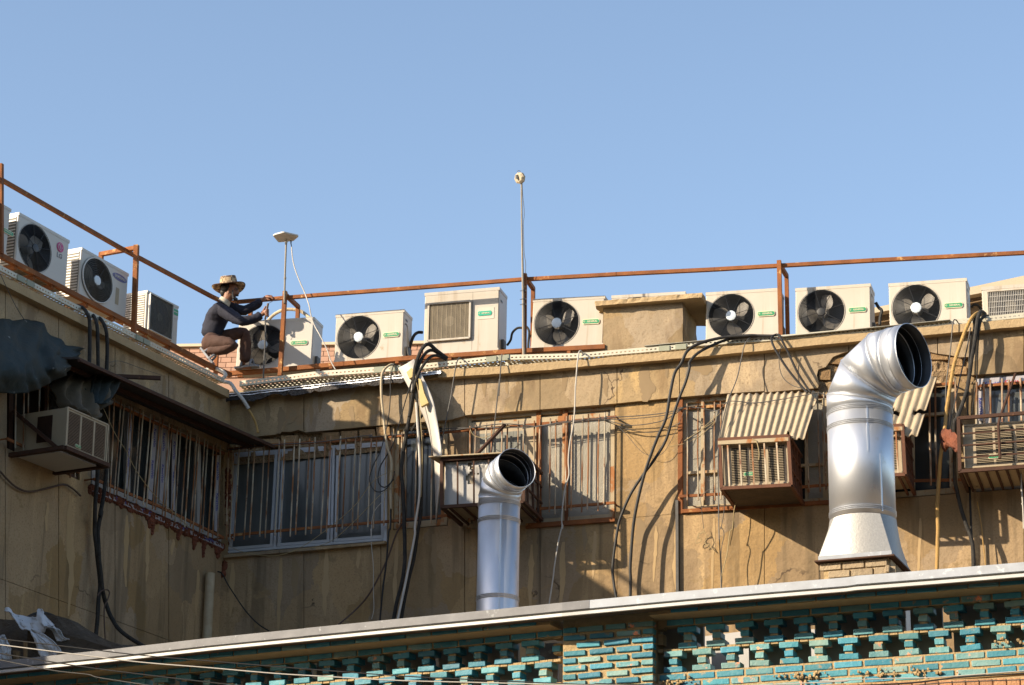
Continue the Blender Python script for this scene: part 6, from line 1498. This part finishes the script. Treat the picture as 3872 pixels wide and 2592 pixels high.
for k, (x, y0, y1) in enumerate(((505, 930, 1250), (300, 1100, 1260), (160, 880, 1270), (360, 1120, 1262))):
    m = MB(); m.bar(RB('D1', x, y0, .12), RB('D1', x, y1 + 60, .12), .02, .03, RB.u); tag(m.build('broken_slat', OLDBRICK), ('short stick standing in the rubbish nearest the white sheet', 'thin stick low in the rubbish, second from the sheet', 'tall stick at the far left of the rubbish', 'stub of wood in the rubbish beside the orange lump')[k], 'stick')
cloth('torn_sheet', 'torn white plastic sheet draped over the rubbish at the lower left', 'plastic sheet',
      [[tuple(Q('D1', x, y)) + (.05,) for x, y in ((95, 270), (160, 240), (215, 290), (280, 370), (450, 405), (620, 440), (760, 420), (725, 310), (760, 270), (850, 300), (880, 390), (1010, 520))],
       [tuple(Q('D1', x, y)) + (.14,) for x, y in ((100, 310), (190, 335), (250, 400), (330, 470), (450, 520), (600, 560), (740, 540), (790, 520), (850, 540), (900, 580), (960, 600), (1100, 640))],
       [tuple(Q('D1', x, y)) + (.20,) for x, y in ((110, 318), (215, 345), (290, 470), (370, 590), (460, 690), (520, 680), (640, 730), (700, 760), (800, 740), (860, 730), (960, 640), (1180, 700))]],
      RB, TORN, .04, 7, 50, 6, .006)
cloth('torn_sheet', 'lower hanging tongue of torn white plastic ending at the coping', 'plastic sheet',
      [[tuple(Q('D1', x, y)) + (.22,) for x, y in ((600, 700), (700, 760), (830, 750))], [tuple(Q('D1', x, y)) + (.26,) for x, y in ((690, 950), (820, 940), (1110, 980))], [tuple(Q('D1', x, y)) + (.24,) for x, y in ((800, 1230), (900, 1240), (1240, 1150))]], RB, TORN, .03, 4, 30, 8, .006)
cloth('torn_sheet', 'small shred of white plastic caught on the sloping board', 'plastic sheet',
      [[tuple(Q('D1', x, y)) + (.14,) for x, y in ((960, 640), (1070, 640), (1190, 700))], [tuple(Q('D1', x, y)) + (.12,) for x, y in ((1040, 740), (1130, 800), (1250, 830))], [tuple(Q('D1', x, y)) + (.10,) for x, y in ((1130, 930), (1240, 910), (1380, 885))]], RB, TORN, .02, 4, 24, 6, .005)
cloth('torn_sheet', 'scrap of white plastic at the left edge of the rubbish', 'plastic sheet',
      [[tuple(Q('D1', x, y)) + (.2,) for x, y in ((-80, 820), (0, 800), (75, 780))], [tuple(Q('D1', x, y)) + (.22,) for x, y in ((-80, 1000), (60, 1000), (200, 1020))], [tuple(Q('D1', x, y)) + (.22,) for x, y in ((-80, 1290), (60, 1290), (215, 1280))]], RB, TORN, .04, 5, 24, 6, .005)

# ================================================================== the man on the roof corner
def skin_chain(name, pts, edges, radii, mat, parent, root=0, sub=2):
    me = bpy.data.meshes.new(name); base = wl(parent)
    me.from_pydata([tuple(p - base) for p in pts], edges, [])
    o = bpy.data.objects.new(name, me); COL.objects.link(o); o.parent = parent; me.materials.append(mat)
    md = o.modifiers.new('skin', 'SKIN'); md.use_smooth_shade = True
    sv = me.skin_vertices[0].data
    for i, r in enumerate(radii): sv[i].radius = r if isinstance(r, tuple) else (r, r)
    sv[root].use_root = True
    sb = o.modifiers.new('sub', 'SUBSURF'); sb.levels = sub; sb.render_levels = sub
    return o
K = 'A8'
PERSON = thing('person', 'man in a checked hat, navy shirt and brown trousers crouching on the roof corner', 'person', MAIN(K, 300, 1440, -.3))
J = lambda x, y, o: MAIN(K, x, y, o + .38)
def rp(px): return px * .2551 / 9940 * 30.0
# one continuous body
bp = dict(pel=J(205, 1000, -.30), sp=J(225, 860, -.30), ch=J(300, 660, -.30), nb=J(425, 470, -.31), nk=J(465, 400, -.32), hd=J(510, 330, -.33), hd2=J(520, 235, -.33), tp=J(505, 165, -.33),
          chin=J(570, 385, -.33), nose=J(618, 300, -.33), nt=J(648, 318, -.33),
          rs=J(370, 560, -.15), re=J(680, 740, -.12), rw=J(985, 630, -.16), rh=J(1030, 590, -.16), ls=J(500, 510, -.44), le=J(730, 580, -.47), lw=J(1000, 405, -.48), lh=J(1060, 375, -.50),
          rk=J(600, 1075, -.17), ra=J(140, 1165, -.20), rhp=J(215, 1040, -.20), lhp=J(260, 1000, -.40), lk=J(755, 870, -.46), la=J(715, 1340, -.54), rft=J(205, 1300, -.20), lft=J(830, 1405, -.52), lheel=J(660, 1400, -.55))
names = list(bp); ix = {n: i for i, n in enumerate(names)}
E_ = [('pel', 'sp'), ('sp', 'ch'), ('ch', 'nb'), ('nb', 'nk'), ('nk', 'hd'), ('hd', 'hd2'), ('hd2', 'tp'), ('hd', 'chin'), ('hd', 'nose'), ('nose', 'nt'), ('ch', 'rs'), ('rs', 're'), ('re', 'rw'), ('rw', 'rh'),
      ('ch', 'ls'), ('ls', 'le'), ('le', 'lw'), ('lw', 'lh'), ('pel', 'rhp'), ('rhp', 'rk'), ('rk', 'ra'), ('ra', 'rft'), ('pel', 'lhp'), ('lhp', 'lk'), ('lk', 'la'), ('la', 'lheel'), ('lheel', 'lft')]
rad = dict(pel=.05, sp=.05, ch=.06, nb=.05, nk=.048, hd=(.070, .075), hd2=(.078, .085), tp=.055, chin=.034, nose=.034, nt=.012, rs=.034, re=.028, rw=.026, rh=.03, ls=.034, le=.028, lw=.026, lh=.03,
           rhp=.045, rk=.04, ra=.032, rft=.028, lhp=.045, lk=.04, la=.034, lheel=.032, lft=.028)
skin_chain('body', [bp[n] for n in names], [(ix[a], ix[b]) for a, b in E_], [rad[n] for n in names], SKIN, PERSON)
# clothing
sp_ = dict(pel=J(205, 1000, -.30), sp=J(250, 850, -.30), mid=J(285, 740, -.30), ch=J(335, 620, -.30), nb=J(420, 490, -.31), rs=J(380, 560, -.16), re=J(685, 738, -.12), r2=J(840, 700, -.14), rw=J(990, 630, -.16), ls=J(480, 520, -.43), le=J(730, 580, -.47), lw=J(990, 425, -.48))
n2 = list(sp_); i2 = {n: i for i, n in enumerate(n2)}
r2_ = dict(pel=(.126, .138), sp=(.115, .13), mid=(.12, .145), ch=(.115, .16), nb=(.062, .07), rs=.085, re=.066, r2=.060, rw=.047, ls=.08, le=.062, lw=.050)
shirt = skin_chain('shirt', [sp_[n] for n in n2], [(i2[a], i2[b]) for a, b in (('pel', 'sp'), ('sp', 'mid'), ('mid', 'ch'), ('ch', 'nb'), ('ch', 'rs'), ('rs', 're'), ('re', 'r2'), ('r2', 'rw'), ('ch', 'ls'), ('ls', 'le'), ('le', 'lw'))], [r2_[n] for n in n2], SHIRT, PERSON)
tr = dict(pel=J(205, 985, -.30), rhp=J(215, 1050, -.20), rt=J(400, 1045, -.17), rk=J(595, 1080, -.16), rc=J(380, 1150, -.18), ra=J(165, 1165, -.20), lhp=J(270, 1010, -.40), lt=J(520, 930, -.41), lk=J(745, 885, -.46), lc=J(735, 1110, -.50), la=J(725, 1350, -.54))
n3 = list(tr); i3 = {n: i for i, n in enumerate(n3)}
r3 = dict(pel=(.12, .13), rhp=.098, rt=.085, rk=.068, rc=.068, ra=.052, lhp=.098, lt=.085, lk=.072, lc=.07, la=.066)
trou = skin_chain('trousers', [tr[n] for n in n3], [(i3[a], i3[b]) for a, b in (('pel', 'rhp'), ('rhp', 'rt'), ('rt', 'rk'), ('rk', 'rc'), ('rc', 'ra'), ('pel', 'lhp'), ('lhp', 'lt'), ('lt', 'lk'), ('lk', 'lc'), ('lc', 'la'))], [r3[n] for n in n3], TROUS, PERSON)
for o_, st in ((shirt, .032), (trou, .03)):
    tx = bpy.data.textures.new('folds', 'CLOUDS'); tx.noise_scale = .05; dm = o_.modifiers.new('folds', 'DISPLACE'); dm.texture = tx; dm.strength = st; dm.mid_level = .5
m = MB(); cc = J(435, 425, -.315); axn = (J(470, 395, -.315) - J(400, 500, -.315)).normalized(); m.lathe(cc, axn, [(.078, -.035), (.070, .0), (.062, .022), (.056, .022)], 20); m.build('collar', COLLAR, PERSON, smooth=True)
# hair, beard, ear
m = MB(); hc = J(490, 235, -.33)
def blob(mb, c_, X, Y, Z, n=14, k=10, cutf=None):
    rows = []
    for j in range(k + 1):
        th = math.pi * j / k; rows.append([c_ + X * math.sin(th) * math.cos(2 * math.pi * i / n) + Y * math.sin(th) * math.sin(2 * math.pi * i / n) + Z * math.cos(th) for i in range(n + 1)])
    mb.grid(rows)
blob(m, J(470, 250, -.33), MAIN.u * .080, MAIN.n * .082, V((0, 0, .085))); blob(m, J(425, 300, -.33), MAIN.u * .050, MAIN.n * .062, V((0, 0, .062))); m.build('hair', HAIR, PERSON, smooth=True)
m = MB(); blob(m, J(590, 400, -.33), MAIN.u * .026, MAIN.n * .036, V((0, 0, .022))); blob(m, J(610, 345, -.33), MAIN.u * .022, MAIN.n * .028, V((0, 0, .007)))
m.tube([J(548, 270, -.25), J(545, 330, -.25), J(560, 385, -.26), J(590, 405, -.29)], [.008, .010, .016, .018], 7); m.build('beard', HAIR, PERSON, smooth=True)
m = MB(); blob(m, J(485, 300, -.245), MAIN.u * .015, MAIN.n * .012, V((0, 0, .026))); m.build('ear', SKIN, PERSON, smooth=True)
m = MB(); blob(m, J(610, 262, -.275), MAIN.u * .012, MAIN.n * .010, V((0, 0, .006))); m.tube([J(575, 250, -.268), J(600, 243, -.272), J(625, 252, -.29)], .005, 5); m.build('eyebrow', HAIR, PERSON, smooth=True)
# hat
hat = MB(); hx = (J(732, 172, -.33) - J(250, 262, -.33)).normalized(); ht = hx.cross(MAIN.n); ht = ht if ht.z > 0 else -ht
hc = J(488, 212, -.33)
def hring(r, h, wob=0.0, sq=1.0): return [hc + hx * math.cos(t) * r + MAIN.n * math.sin(t) * r * sq + ht * (h + wob * math.cos(2 * t + .4)) for t in [2 * math.pi * i / 40 for i in range(41)]]
hat.grid([hring(.001, .108), hring(.060, .116, .004), hring(.088, .112, .010), hring(.096, .09), hring(.102, .045), hring(.108, .008), hring(.138, -.002, .006), hring(.170, -.008, .014), hring(.188, -.010, .022)])
hh = hat.build('hat', PLAID, PERSON, smooth=True); md = hh.modifiers.new('t', 'SOLIDIFY'); md.thickness = .006
m = MB(); m.tube(hring(.189, -.010, .022)[:-1], .0055, 6, closed=True); m.build('hat_brim', RUSTD, hh, smooth=True)
m = MB(); m.tube([J(545, 300, -.245), J(548, 360, -.25), J(572, 425, -.28), J(578, 470, -.29)], .003, 5); m.build('chin_cord', RUSTD, PERSON)
# hands: palm plus four fingers and a thumb
def hand(nm, wrist, palm, knuck, curls, thumb):
    P = [wrist, palm]; E = [(0, 1)]; R = [.024, .028]
    for base, mid, tip in curls:
        i = len(P); P += [base, mid, tip]; E += [(1, i), (i, i + 1), (i + 1, i + 2)]; R += [.0105, .0095, .0085]
    i = len(P); P += list(thumb); E += [(0, i), (i, i + 1)]; R += [.012, .0095]
    return skin_chain(nm, P, E, R, SKIN, PERSON, 0, 1)
hand('hand', J(985, 630, -.16), J(1020, 590, -.15), 0, [(J(1058, 548 + 30 * k, -.125), J(1082, 560 + 30 * k, -.155), J(1060, 575 + 30 * k, -.185)) for k in range(4)], (J(1020, 540, -.17), J(1042, 500, -.17)))
hand('hand', J(1000, 405, -.48), J(1045, 365, -.49), 0, [(J(1085, 350 + 6 * k, -.52 + .028 * k), J(1125, 352 + 9 * k, -.53 + .03 * k), J(1150, 385 + 6 * k, -.53 + .03 * k)) for k in range(4)], (J(1060, 400, -.46), J(1105, 412, -.46)))
# sandals
def sandal(toe, heel, w_, up):
    d = (toe - heel).normalized(); sd = d.cross(up).normalized(); upn = sd.cross(d); L = (toe - heel).length; m = MB()
    m.slab([heel + d * L * a_ + sd * w_ * b_ - upn * .0 for a_, b_ in ((0, -.35), (.0, .35), (.3, .38), (.65, .5), (.92, .4), (1, 0), (.92, -.42), (.65, -.5), (.3, -.36))], upn * .022)
    s_ = m.build('sandal', SANDAL, PERSON)
    for f_ in (.30, .68):
        m = MB(); m.tube([heel + d * L * f_ + sd * w_ * .45 * math.cos(t) + upn * (.02 + .075 * math.sin(t)) for t in [math.pi * i / 10 for i in range(11)]], .014, 6); m.build('strap', SANDAL, s_, smooth=True)
sandal(J(945, 1402, -.52), J(588, 1440, -.56), .10, V((0, 0, 1)))
sandal(J(265, 1385, -.20), J(70, 1140, -.20), .095, (MAIN.u * .75 + V((0, 0, .6))).normalized())
# tool and cord in his hands
m = MB(); m.tube([J(1030, 690, -.16), J(1050, 590, -.155), J(1072, 465, -.15)], [.012, .013, .014], 8); tag(m.build('crimping_tool', BROWNP, smooth=True), 'dark hand tool held upright in the man\'s fist', 'tool')
cable('black_cable', 'black cord hanging from the man\'s fist down past the fan', 'cable', MAIN, [('A8', 1030, 690, .22), ('A8', 1035, 850, .22), ('A8', 1025, 1100, .2), ('A8', 1012, 1350, .2), ('A8', 1003, 1570, .2)], 3.0, GREYCORD)
cable('thin_cable', 'thin wire stretched from the hand tool to the corner post', 'wire', MAIN, [('A8', 1080, 462, .23), ('A8', 1170, 415, .05), ('A8', 1285, 365, -.10)], 1.0, GREYCORD)
